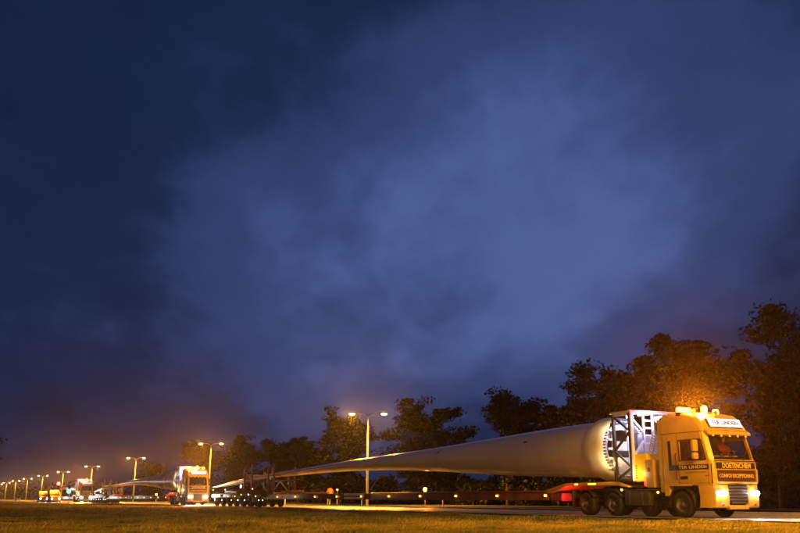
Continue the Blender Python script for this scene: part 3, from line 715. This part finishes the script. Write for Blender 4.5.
# ------------------------------------------------------------------ the blade (local frame as the truck's)
def make_blade():
    T = thing('wind_turbine_blade', 'longest looking pale turbine blade, its open root just behind the front truck', 'turbine blade', R(0, 1.25), HEAD, 'wind turbine blades on trailers')
    # s, z_top, z_bot, near half width, far half width
    st = [(6.12, 4.30, 1.66, 1.32, 1.32), (7.2, 4.32, 1.68, 1.32, 1.32), (8.8, 4.34, 1.74, 1.31, 1.38), (11, 4.27, 1.80, 1.27, 1.75), (13.5, 4.18, 1.88, 1.22, 2.1), (16.5, 4.06, 1.98, 1.18, 2.3), (20.5, 3.92, 2.24, 1.14, 2.2),
          (24.3, 3.80, 2.48, 1.08, 2.0), (28.5, 3.71, 2.60, 1.02, 1.7), (34, 3.62, 2.74, .95, 1.4), (40.5, 3.42, 2.80, .85, 1.1), (47, 3.20, 2.68, .72, .85), (53.3, 3.01, 2.63, .58, .6), (57.5, 2.90, 2.63, .50, .45), (60, 2.84, 2.58, .45, .38),
          (62.5, 2.74, 2.26, .42, .30), (66, 2.55, 2.08, .36, .24), (70, 2.27, 1.98, .28, .18), (73.0, 2.04, 1.88, .15, .1), (74.3, 1.97, 1.93, .05, .03)]
    # smooth the stations with interpolation
    a = np.array(st); sx = np.concatenate([np.linspace(6.12, 60, 70), np.linspace(60.6, 74.3, 24)])
    A = [np.interp(sx, a[:, 0], a[:, i]) for i in range(5)]
    for i in range(1, 5):
        v = A[i].copy()
        for _ in range(40):
            v[1:-1] = (v[:-2] + 2*v[1:-1] + v[2:]) / 4
        A[i] = v
    rings = []; n = 40
    for k in range(len(sx)):
        s, zt, zb, wn, wf = (A[i][k] for i in range(5)); zc = (zt+zb)/2; h = (zt-zb)/2
        rg = []
        air = min(1, max(0, (s - 9) / 10))
        for i in range(n):
            t = 2*math.pi*i/n; c, q = math.cos(t), math.sin(t)
            y = -wn*c if c > 0 else -wf*c
            hh = h * (1 if c > 0 else (1 - air*.85*(-c)**1.5))
            rg.append((-s, y, zc + hh*q))
        rings.append(rg)
    mb = MB(); mb.loft(rings, cap=False); sh = mb.build('shell', BLADE, T)
    def hoop(s, w, m, nm, out=.006):
        k = int(np.argmin(np.abs(sx - s))); b0 = []
        for q, o_ in ((0, out), (1, out)):
            r0 = rings[min(k + q, len(rings)-1)]; cy_ = sum(p[1] for p in r0)/n; cz_ = sum(p[2] for p in r0)/n
            xx = r0[0][0] if q == 0 else rings[k][0][0] - w
            b0.append([(xx, cy_ + (p[1]-cy_)*(1 + o_/.6), cz_ + (p[2]-cz_)*(1 + o_/.6)) for p in rings[k]])
        h_ = MB(); h_.loft(b0, cap=False); return h_.build(nm, m, T)
    STRAP = mat('strap_webbing', (.30, .22, .10), .8, var=.2)
    for s_ in (9.3,): hoop(s_, .05, mat('seam_filler', (.56, .55, .53), .4, var=.1), 'joint_seam', .002)
    for s_ in (51.6, 53.0, 57.7): hoop(s_, .10, STRAP, 'strap', .008)
    for s_, y_ in ((12.0, .0), (22., .0), (33., 0.)):
        k = int(np.argmin(np.abs(sx - s_))); p = rings[k][3]
        g_ = MB(); g_.box(p[0]-.16, p[0]+.16, p[1]-.012, p[1]+.02, p[2]-.05, p[2]+.05, .004); g_.build('marker_plate', CHASSIS, T)
    # collar round the root end with rolled lip, and the inside wall
    Mx = Matrix.Translation((0, 0, 2.98)) @ Matrix.Rotation(rad(90), 4, 'Y')     # lathe axis z -> +x
    mb = MB(); mb.lathe([(1.30, -7.26), (1.42, -7.22), (1.46, -7.08), (1.455, -6.8), (1.42, -6.4), (1.37, -6.1), (1.31, -6.02), (1.24, -6.04), (1.21, -6.12)], Mx, 56); mb.build('root_collar', COLLAR, T)
    mb = MB(); mb.lathe([(1.21, -6.12), (1.19, -6.3), (1.17, -9.0), (.001, -9.05)], Mx, 56); mb.build('root_inside', mat('root_inside_laminate', (.55, .52, .42), .5, var=.1), T)
    stud = MB(); 
    for i in range(56):
        t = 2*math.pi*i/56; y, z = 1.27*math.cos(t), 2.98 + 1.27*math.sin(t)
        stud.tube((-6.04, y, z), (-5.86, y, z), .032, n=6)
    st_o = stud.build('root_studs', STEEL, T); st_o['kind'] = 'stuff'
    # root plate with ring of bright brackets
    mb = MB(); mb.lathe([(1.1, -6.25), (.86, -6.25), (.86, -6.33), (1.1, -6.33)], Mx, 40, True)
    mb.build('root_ring', WHITESTEEL, T)
    for y, w, z0, z1, m in ((-.55, .10, 1.9, 4.0, WHITESTEEL), (-.1, .3, 1.8, 3.3, mat('root_panel', (.55, .5, .38), .5, var=.3, vscale=6)), (.35, .12, 1.85, 4.1, WHITESTEEL), (.75, .25, 2.1, 3.7, CHASSIS)):
        mb = MB(); mb.box(-6.18, -6.08, y-w, y+w, z0, z1, .01); mb.build('root_strut', m, T)
    mb = MB(); mb.box(-5.9, -5.55, -.9, -.2, 2.55, 2.85, .03); mb.build('junction_box', BLACK, T)
    for i in range(5):
        z = 2.1 + i*.42; mb = MB(); mb.box(-6.0, -5.9, -1.05, -.6, z-.05, z+.05, .01); mb.build('bracket', WHITESTEEL, T)
    return T
blade = make_blade()

OFF = (81.0, 165.0)
TL = ['second truck in the convoy, headlights blazing beside a street lamp', 'far left truck of the convoy with glaring headlights, below the green signal']
TRL = ['second truck\'s blade trailer, between that truck and the far left truck', 'farthest blade trailer, behind the far left truck of the convoy']
BL = ['middle turbine blade reaching left from the second truck towards the third', 'farthest small turbine blade behind the far left truck']
for i, off in enumerate(OFF):
    for src, lab in ((truck, TL), (trailer, TRL), (blade, BL)):
        c = copy_tree(src); c.location = R(off, 1.25); c['label'] = lab[i]

# ------------------------------------------------------------------ small roadside things
AMBL = ['amber flashing lamp on a short post below the long blade', 'amber flashing lamp on a short post between the second and third trucks']
for i, (X, Y) in enumerate(((2.05, 76), (-44.6, 170))):
    T = thing('warning_lamp', AMBL[i], 'warning lamp', (X, Y, -.05), 0, 'amber warning lamps on the median')
    mb = MB(); mb.tube((0, 0, 0), (0, 0, 1.4), .04); mb.box(-.15, .15, -.15, .15, 0, .06, .01); mb.build('post', GALV, T)
    mb = MB(); mb.box(-.09, .09, -.06, .06, 1.26, 1.4, .02); mb.build('housing', YELLOW, T)
    mb = MB(); mb.lathe([(.02, -.07), (.13, -.06), (.15, 0), (.13, .06), (.02, .07)], Matrix.Translation((0, 0, 1.53)) @ Matrix.Rotation(rad(90), 4, 'X'), 18); mb.build('lens', E_AMB, T)
    lamp('warning_light', 'POINT', 420, AMBER, T, (0, -.28, 1.53), .1)
T = thing('road_sign', 'round red rimmed road sign on a post beyond the trailer beam', 'road sign', (-8.3, 110, -.05), rad(4)); T.scale = (.85, .85, .92)
mb = MB(); mb.tube((0, 0, 0), (0, 0, 2.0), .04); mb.build('post', GALV, T)
My = Matrix.Translation((0, -.06, 1.72)) @ Matrix.Rotation(rad(90), 4, 'X')
mb = MB(); mb.lathe([(.001, -.01), (.44, -.01), (.46, .0), (.44, .012), (.001, .012)], My, 28); dk = mb.build('disc', mat('sign_red', (.4, .03, .02), .4, var=.05), T)
mb = MB(); mb.lathe([(.33, .013), (.33, .018), (.001, .018)], My, 28); mb.build('face', mat('glow_sign_face', (.32, .12, .04), .4, var=.1, emit=(1, .28, .04), es=.05), dk)  # faint orange glow added to the face; the sign holds no lamp
T = thing('red_lamp', 'small red lamp on a thin post right of the round road sign', 'lamp', (-7.5, 111, -.05))
mb = MB(); mb.tube((0, 0, 0), (0, 0, 1.75), .03); mb.build('post', GALV, T)
mb = MB(); mb.box(-.16, .16, -.05, .05, 1.70, 1.92, .03); mb.build('housing', BLACK, T)
mb = MB(); mb.ball((0, -.055, 1.81), .13, .03, .08); mb.build('lens', mat('pinkish_lens', (.8, .3, .2), .2, var=0, emit=(1, .25, .12), es=6), T)
# white reflector posts on the median edge
for i, px in enumerate((328, 362, 285, 443)):
    s = from_px(px, 9.9); T = thing('reflector_post', 'short white reflector post ' + ('below the round road sign', 'at the foot of the closest street lamp', 'just right of the first rear tower', 'right of the amber lamp under the blade')[i], 'reflector post', R(s, 9.9, -.05), HEAD, 'reflector posts along the median')
    mb = MB(); mb.prism([(-.06, 0), (.06, 0), (.06, .86), (-.06, .95)], -.04, .04, .006); mb.build('post', mat('white_plastic', (.7, .68, .62), .5, var=.08), T)
    mb = MB(); mb.box(-.045, .045, -.046, -.041, .68, .84); mb.build('reflector', mat('amber_reflector', (.7, .35, .05), .2, var=0), T)
# traffic signals far left
for px, h, m, lab in ((58, 4.45, E_REDS, 'traffic signal showing red at the far left'), (69, 3.75, E_GREEN, 'traffic signal showing green left of the third truck')):
    q = R(from_px(px, -6.), -6.); h = .75 + (498 - (484 if m is E_REDS else 487)) * q.y / 960
    T = thing('traffic_signal', lab, 'traffic signal', (q.x, q.y, -.05), 0, 'traffic signals at the far junction')
    mb = MB(); mb.tube((0, 0, 0), (0, 0, h + .5), .06); mb.build('pole', GALV, T)
    mb = MB(); mb.box(-.2, .2, -.3, -.07, h - .75, h + .45, .04); hd = mb.build('signal_head', BLACK, T)
    for k in range(3):
        z = h + .2 - k*.37; lit = (k == 0 and m is E_REDS) or (k == 2 and m is E_GREEN)
        mb = MB(); mb.ball((0, -.31, z), .30 if lit else .13, .06, .30 if lit else .13); mb.build('lens', m if lit else BLACK, hd)
# escort vans and a small car
def make_van():
    T = thing('escort_van', 'amber lit escort van leading the far end of the convoy, headlights on', 'van', (0, 0, 0), HEAD, 'escort vans at the far left')
    hw = .95
    mb = MB()
    mb.loft([[(x, y * f, z) for y in (-hw, hw)] [:2] + [(x, hw*f, z2), (x, -hw*f, z2)] for x, z, z2, f in ((-5.2, .35, 1.95, .98), (-5.0, .32, 2.05, 1), (-1.9, .32, 2.05, 1), (-1.0, .32, 1.25, 1), (-.15, .32, 1.05, .98), (0, .38, .85, .92))])
    mb.build('body', mat('van_paint', (.75, .48, .06), .35, var=.05), T)
    mb = MB(); mb.loft([[(-1.93, -.82, 1.98), (-1.93, .82, 1.98), (-1.90, .82, 2.0), (-1.90, -.82, 2.0)], [(-1.03, -.86, 1.29), (-1.03, .86, 1.29), (-1.0, .86, 1.31), (-1.0, -.86, 1.31)]]); mb.build('windscreen', BLACK, T)
    for sy in (-1, 1):
        mb = MB(); mb.prism([(-1.95, 1.3), (-1.2, 1.3), (-1.85, 1.85), (-1.95, 1.88)], sy*.951, sy*.957); mb.box(-3.3, -2.1, sy*.951, sy*.957, 1.3, 1.85); mb.build('side_window', BLACK, T)
        for x in (-.95, -4.2): wheel(T, x, sy*.85, sy, .34, .22)
        mb = MB(); mb.ball((-.06, sy*.68, .72), .09, .17, .1); mb.build('headlight', E_HEAD, T)
        lamp('headlight_beam', 'SPOT', 900, (.95, .96, 1), T, (.15, sy*.68, .72), .06, (1, 0, -.06), 60, .7)
    mb = MB(); mb.box(-2.5, -2.2, -.8, .8, 2.06, 2.12, .02); bb = mb.build('light_bar', BLACK, T)
    for y in (-.6, -.2, .2, .6):
        mb = MB(); mb.box(-2.5, -2.2, y-.17, y+.17, 2.121, 2.30, .04); mb.build('dome', E_AMB, bb)
    lamp('bar_light', 'POINT', 350, AMBER, T, (-2.0, -.3, 2.7), .15)
    return T
van = make_van()
van.location = R(from_px(43, -3.2) - 2, -3.2)
v2 = copy_tree(van); v2.location = R(from_px(54.5, -4.6) - 2, -4.6); v2['label'] = 'second escort van, between the leading van and the third truck'
car = thing('parked_car', 'small pale car far off at the left, below a street lamp', 'car', (0, 0, 0), HEAD)
mb = MB(); mb.loft([[(x, -w, z), (x, w, z), (x, w*g, z2), (x, -w*g, z2)] for x, z, z2, w, g in ((-4.1, .4, .9, .78, .95), (-3.9, .28, 1.0, .84, .95), (-3.3, .25, 1.45, .86, .72), (-1.9, .25, 1.47, .86, .72), (-1.1, .25, .98, .86, .92), (-.15, .28, .82, .82, .92), (0, .36, .66, .74, .9))])
mb.build('body', mat('pale_car_paint', (.65, .63, .6), .3, var=.05), car)
for sy in (-1, 1):
    for x in (-.85, -3.3): wheel(car, x, sy*.76, sy, .31, .2)
    mb = MB(); mb.ball((-.05, sy*.6, .62), .05, .13, .08); mb.build('headlight', mat('white_marker_lens', (1, 1, 1)), car)
mb = MB(); mb.loft([[(-1.88, -.6, 1.43), (-1.88, .6, 1.43), (-1.85, .6, 1.45), (-1.85, -.6, 1.45)], [(-1.15, -.74, 1.02), (-1.15, .74, 1.02), (-1.12, .74, 1.03), (-1.12, -.74, 1.03)]]); mb.build('windscreen', BLACK, car)
car.location = R(from_px(18.5, 5), 5)

# ------------------------------------------------------------------ trees
LEAFM = []
for i, c in enumerate(((.034, .032, .016), (.028, .030, .015), (.038, .033, .017))):
    m = mat('leaves_%s' % 'abc'[i], c, .6, var=.35, vscale=.8, spec=.3); LEAFM.append(m)
BARK = mat('bark', (.075, .055, .04), .85, var=.3, bump=.6, bscale=18)
def leaf_mesh(name, cl, per, size, m, seed, lean=(.35, 0, .1)):
    """cl: (n,4) clump centres + radius; leaf quads bent along their midrib, streaming down wind"""
    r = np.random.default_rng(seed); n = len(cl) * per
    c = np.repeat(cl, per, 0)
    d = r.normal(size=(n, 3)); d /= np.linalg.norm(d, axis=1)[:, None]
    rr = c[:, 3:4] * (r.random((n, 1)) ** .45)
    p = c[:, :3] + d * rr * np.array([1.65, 1.0, .72]) + np.array([[.30, 0, .06]]) * rr
    ax = r.normal(size=(n, 3)) * .65 + np.array(lean); ax /= np.linalg.norm(ax, axis=1)[:, None]
    q = r.normal(size=(n, 3)); sd = np.cross(ax, q); sd /= np.linalg.norm(sd, axis=1)[:, None]
    L = size * r.uniform(.6, 1.9, (n, 1)); Wd = L * r.uniform(.20, .36, (n, 1))
    a = p - ax*L*.5; b = p + sd*Wd; e = p + ax*L*.6; f = p - sd*Wd
    co = np.stack([a, b, e, f], 1).reshape(-1, 3)
    me = bpy.data.meshes.new(name)
    me.vertices.add(4*n); me.vertices.foreach_set('co', co.ravel())
    me.loops.add(4*n); me.loops.foreach_set('vertex_index', np.arange(4*n, dtype=np.int32))
    me.polygons.add(n); me.polygons.foreach_set('loop_start', np.arange(0, 4*n, 4, dtype=np.int32))
    me.polygons.foreach_set('loop_total', np.full(n, 4, dtype=np.int32))
    me.update(); me.validate(); me.materials.append(m); return me
def tree_meshes(seed, H, wid, base, lean=1.0, leaf=.26, stems=1, ragged=1.0, gaps=.25):
    """wind blown broadleaf: trunk(s), limbs sweeping down wind, leaf clumps near limb ends"""
    r = random.Random(seed); mb = MB(); cl = []
    for st in range(stems):
        x0 = (st - (stems-1)/2) * wid * .45; pts = []; nseg = 8
        for i in range(nseg + 1):
            t = i / nseg
            pts.append(Vector((x0*(1 + .5*t) + lean*.07*H*t*t + r.uniform(-.12, .12)*t, r.uniform(-.15, .15)*t + (.4 if st else -.2)*t, H*.93*t)))
        rb = .026*H / (1 + .3*(stems-1))
        for i in range(nseg): mb.tube(pts[i] - Vector((0, 0, .02)), pts[i+1], rb*(1 - i/nseg*.88), rb*(1 - (i+1)/nseg*.88), 9, cap=False)
        nl = 34
        for k in range(nl):
            t = base + (1 - base) * (k + r.random()) / nl
            i = min(nseg-1, int(t*nseg)); f = t*nseg - i; p = pts[i].lerp(pts[i+1], f)
            prof = math.sin(math.pi * min(1, .22 + .78*(1 - (t-base)/(1-base)))) ** .7
            L = wid * .56 * (.35 + .65*prof) * r.uniform(.65, 1.15)
            az = k*2.4 + r.uniform(-.5, .5); el = rad(r.uniform(15, 55))
            d = Vector((math.cos(az)*math.cos(el) + lean*.38, math.sin(az)*math.cos(el), math.sin(el))).normalized()
            q = [p]
            for m_ in range(1, 5):
                u = m_/4; q.append(p + d*L*u + Vector((lean*.16*L*u*u + r.uniform(-.1, .1)*L*.4, r.uniform(-.1, .1)*L*.4, -.10*L*u*u)))
            rl = rb*.42*(1 - t*.6)
            for m_ in range(4): mb.tube(q[m_], q[m_+1], rl*(1 - m_*.22), rl*(1 - (m_+1)*.22), 5, cap=False)
            for m_, w in ((2, .8), (3, 1.), (4, .85)):
                for _ in range(2):
                    if r.random() < gaps and t < .85: continue
                    o = Vector((r.gauss(0, 1), r.gauss(0, 1), r.gauss(0, 1)))*L*.13*ragged
                    c = q[m_] + o; cl.append((c.x, c.y, c.z, w*r.uniform(.32, .62)*wid*.20 + .2))
            # twigs beyond the limb end
            for _ in range(3):
                e_ = q[4] + Vector((r.uniform(.1, .6)*(.4+lean), r.uniform(-.4, .4), r.uniform(-.15, .5)))*L*.22
                mb.tube(q[4], e_, rl*.14, rl*.05, 4, cap=False); cl.append((e_.x, e_.y, e_.z, .20 + .03*wid))
    me = bpy.data.meshes.new('trunk'); mb.bm.to_mesh(me); mb.bm.free(); me.materials.append(BARK); me.shade_smooth()
    cl = np.array(cl); per = max(14, int(30000 * (.26/leaf)**1.2 / len(cl)))
    return me, leaf_mesh('crown', cl, per, leaf, LEAFM[seed % 3], seed, (.30 + .25*lean, 0, .15))
VAR = {}
def tree(label, X, Y, H, wid, seed, base=.14, lean=1., leaf=.26, stems=1, group='trees in a row beyond the road', rz=0., name='tree', cat='tree', gaps=.25):
    tm, cm = tree_meshes(seed, H, wid, base, lean, leaf, stems, gaps=gaps)
    T = thing(name, label, cat, (X, Y, -.1), rz, group)
    link('trunk', tm, T); link('crown', cm, T); return T
def tpos(px, v=32.):
    s = from_px(px, v); return R(s, v)
for px, top, wid, seed, kw, lab in (
    (818, 322, 10.5, 11, dict(lean=.6, base=.10, gaps=.12), 'tallest tree, cut by the right edge past the front truck'),
    (786, 340, 5.6, 12, dict(lean=.8, base=.12, gaps=.18), 'slimmer tree just right of the front truck cab, before the tallest tree'),
    (682, 338, 6.0, 13, dict(lean=1.7, base=.10, gaps=.45), 'windswept tree leaning right between the support frame and the truck cab'),
    (655, 333, 7.0, 14, dict(lean=1.1, base=.10, gaps=.42), 'windswept tree above the blade support frame'),
    (595, 376, 7.6, 15, dict(lean=.8, base=.08, gaps=.15), 'rounded dense tree above the open blade root'),
    (563, 398, 5.5, 26, dict(lean=.8, base=.06, gaps=.2), 'low tree left of the rounded dense tree, touching the blade outline'),
    (632, 372, 5.5, 27, dict(lean=1.0, base=.06, gaps=.15), 'short tree directly behind the blade support frame'),
    (520, 392, 7.6, 16, dict(lean=.9, base=.10, gaps=.42), 'ragged tree above the thick part of the blade'),
    (424, 403, 9.2, 17, dict(lean=.9, base=.08, gaps=.42), 'broad ragged tree right of the closest street lamp'),
    (350, 411, 7.6, 18, dict(lean=.5, base=.06, gaps=.1), 'dense tree right behind the closest street lamp'),
    (312, 437, 6.0, 19, dict(lean=.6, base=.06, gaps=.15), 'lower tree left of the closest street lamp'),
    (286, 437, 6.0, 20, dict(lean=.7, base=.06, gaps=.15), 'low pointed tree above the first blade tip'),
    (248, 441, 8.5, 21, dict(lean=.5, base=.05, gaps=.1), 'dense tree above the first rear tower'),
    (208, 443, 9.0, 22, dict(lean=.4, base=.05, gaps=.1), 'dense tree behind the second street lamp and second truck')):
    p = tpos(px - (12 if px < 540 else 4)); h = ((498 - top) * p.y / 960 + .75) * .885; wid *= 1.1
    tree(lab, p.x, p.y, h, wid, seed, **kw)
tree('small lone tree between the second truck and the third street lamp', (150-400)/929*255, 255, 8.6, 7.5, 23, lean=.4, base=.1, gaps=.1)
tree('dark out of focus tree at the left edge of the picture', -53.9, 112, 9.0, 7, 24, lean=.5, base=.1, gaps=.2, group='trees at the left')
# undergrowth between the trunks
SH = []
for i in range(3):
    r = random.Random(50+i); cl = []
    for k in range(46):
        a = r.uniform(0, 6.28); q = r.random()**.5; h = r.uniform(.2, 1) * (1 - q*q*.6)
        cl.append((2.6*q*math.cos(a), 1.5*q*math.sin(a), 2.4*h, r.uniform(.35, .65)))
    me = leaf_mesh('foliage', np.array(cl), 70, .26, LEAFM[i], 60+i)
    mb = MB()
    for k in range(9):
        a = r.uniform(0, 6.28); mb.tube((0.3*math.cos(a), .3*math.sin(a), -.1), (1.4*math.cos(a), .8*math.sin(a), r.uniform(1.2, 2.2)), .04, .012, 5)
    ms = bpy.data.meshes.new('stem'); mb.bm.to_mesh(ms); mb.bm.free(); ms.materials.append(BARK); SH.append((me, ms))
r = random.Random(9)
for i in range(64):
    s = 12 + i*3.3 + r.uniform(-1.5, 1.5); p = R(s, 33.5 + r.uniform(-1.5, 2.5), -.1)
    px = 400 + 929*p.x/p.y
    if px > 775 or 722 < px < 741: continue
    T = thing('bush', 'dark leafy bush in the undergrowth between the tree trunks', 'bush', p, HEAD + r.uniform(-.4, .4), 'bushes under the tree row')
    k = r.uniform(1.0, 1.75); T.scale = (k*1.2, k, k*1.15)
    link('foliage', SH[i % 3][0], T); link('stem', SH[i % 3][1], T)

# far wood along the horizon
def far_wood():
    r = np.random.default_rng(5); cl = []
    for k in range(520):
        px = r.uniform(-260, 1100)
        Y = r.uniform(330, 380) if px > 560 else r.uniform(760, 820)
        X = (px-400)/929*Y
        hh = (3.2 + 3.6*vnoise(np.array([px]), np.array([0.]), 22., 8)[0])*(1 if px > 560 else 2.1)
        for z in np.arange(.5, hh, 1.5 if px > 560 else 2.8): cl.append((X + r.normal()*2, Y, z, 2.2 if px > 560 else 4.5))
    me = leaf_mesh('far_wood', np.array(cl), 16, 1.6, LEAFM[1], 5); o = link('far_wood', me); o['kind'] = 'stuff'
    o['label'] = 'distant dark wood along the horizon'
far_wood()

# ------------------------------------------------------------------ grass on the verge
def grassmat():
    m = bpy.data.materials.new('verge_grass'); m.use_nodes = True; t = m.node_tree; b = t.nodes['Principled BSDF']
    b.inputs['Roughness'].default_value = .65; b.inputs['Specular IOR Level'].default_value = .25
    g = t.nodes.new('ShaderNodeNewGeometry'); n = t.nodes.new('ShaderNodeTexNoise'); n.inputs['Scale'].default_value = .55; n.inputs['Detail'].default_value = 5
    t.links.new(g.outputs['Position'], n.inputs['Vector'])
    r = t.nodes.new('ShaderNodeValToRGB'); t.links.new(n.outputs['Fac'], r.inputs[0])
    r.color_ramp.elements[0].position = .33; r.color_ramp.elements[0].color = (.085, .115, .030, 1)
    r.color_ramp.elements[1].position = .68; r.color_ramp.elements[1].color = (.25, .255, .085, 1)
    t.links.new(r.outputs[0], b.inputs['Base Color'])
    tl = t.nodes.new('ShaderNodeBsdfTranslucent'); t.links.new(r.outputs[0], tl.inputs[0]); mx = t.nodes.new('ShaderNodeMixShader'); mx.inputs[0].default_value = .3
    t.links.new(b.outputs[0], mx.inputs[1]); t.links.new(tl.outputs[0], mx.inputs[2]); t.links.new(mx.outputs[0], t.nodes['Material Output'].inputs[0]); return m
def grass():
    r = np.random.default_rng(12)
    xs, ys, hs = [], [], []
    def zone(n, y0, y1, pxa, pxb, h0, h1, w, seedy=False):
        Y = y0 * (y1 / y0) ** r.random(n); X = (r.uniform(pxa, pxb, n) - 400) / 929 * Y
        s = -((X-P0.x)*DIR.x + (Y-P0.y)*DIR.y); v = (X-P0.x)*NRM.x + (Y-P0.y)*NRM.y
        cl = vnoise(X, Y, .35, 21); pt = vnoise(X, Y, 2.2, 22)
        k = (v < NEAR_EDGE - .05) & ~((s > 118) & (v > -7.6)) & (cl + .35*pt > .42 + .12*r.random(n))
        edge = np.clip((NEAR_EDGE - v)/1.2, .35, 1)
        h = r.uniform(h0, h1, n) * (.35 + .55*pt + .45*vnoise(X, Y, .9, 23)**2) * edge * np.clip((NEAR_EDGE - v)/2.5, .5, 1)
        if seedy: h = r.uniform(h0, h1, n); k &= (vnoise(X, Y, 1.6, 24) > .66) & (v < NEAR_EDGE - 3)
        z = ground_z(s, v)
        return X[k], Y[k], z[k], h[k], np.full(k.sum(), w)
    parts = [zone(330000, 14, 27, -60, 860, .05, .13, .007), zone(170000, 26, 60, -60, 860, .05, .14, .014), zone(70000, 58, 190, -60, 420, .06, .16, .03), zone(16000, 15, 34, -60, 860, .10, .20, .006, True)]
    X, Y, Z, H, Wd = (np.concatenate([p[i] for p in parts]) for i in range(5)); n = len(X)
    a = r.uniform(0, 2*np.pi, n); lx = r.normal(.35, .35, n)*H; ly = r.normal(0, .35, n)*H
    wx = np.cos(a)*Wd; wy = np.sin(a)*Wd
    co = np.empty((n, 4, 3))
    co[:, 0] = np.stack([X-wx, Y-wy, Z-.02], 1); co[:, 1] = np.stack([X+wx, Y+wy, Z-.02], 1)
    co[:, 2] = np.stack([X+lx*.35+wx*.7, Y+ly*.35+wy*.7, Z+H*.6], 1); co[:, 3] = np.stack([X+lx, Y+ly, Z+H], 1)
    me = bpy.data.meshes.new('verge_grass'); me.vertices.add(4*n); me.vertices.foreach_set('co', co.ravel())
    me.loops.add(4*n); me.loops.foreach_set('vertex_index', np.arange(4*n, dtype=np.int32))
    me.polygons.add(n); me.polygons.foreach_set('loop_start', np.arange(0, 4*n, 4, dtype=np.int32)); me.polygons.foreach_set('loop_total', np.full(n, 4, dtype=np.int32))
    me.update(); me.materials.append(grassmat())
    o = link('verge_grass', me); tag(o, 'rough dry grass on the verge in the foreground', 'grass', kind='stuff')
grass()

# ------------------------------------------------------------------ night haze lit by the lamps
mb = MB(); mb.box(-480, 260, -60, 900, -2.5, 19.0)
hz = mb.build('haze', mat('haze_volume', (1, 1, 1)), smooth=False); hz['kind'] = 'stuff'
m = MATS['haze_volume']; t = m.node_tree; t.nodes.clear()
pv = t.nodes.new('ShaderNodeVolumePrincipled'); pv.inputs['Color'].default_value = (.92, .93, .95, 1); pv.inputs['Density'].default_value = HAZE; pv.inputs['Anisotropy'].default_value = .91
o = t.nodes.new('ShaderNodeOutputMaterial'); t.links.new(pv.outputs[0], o.inputs['Volume'])
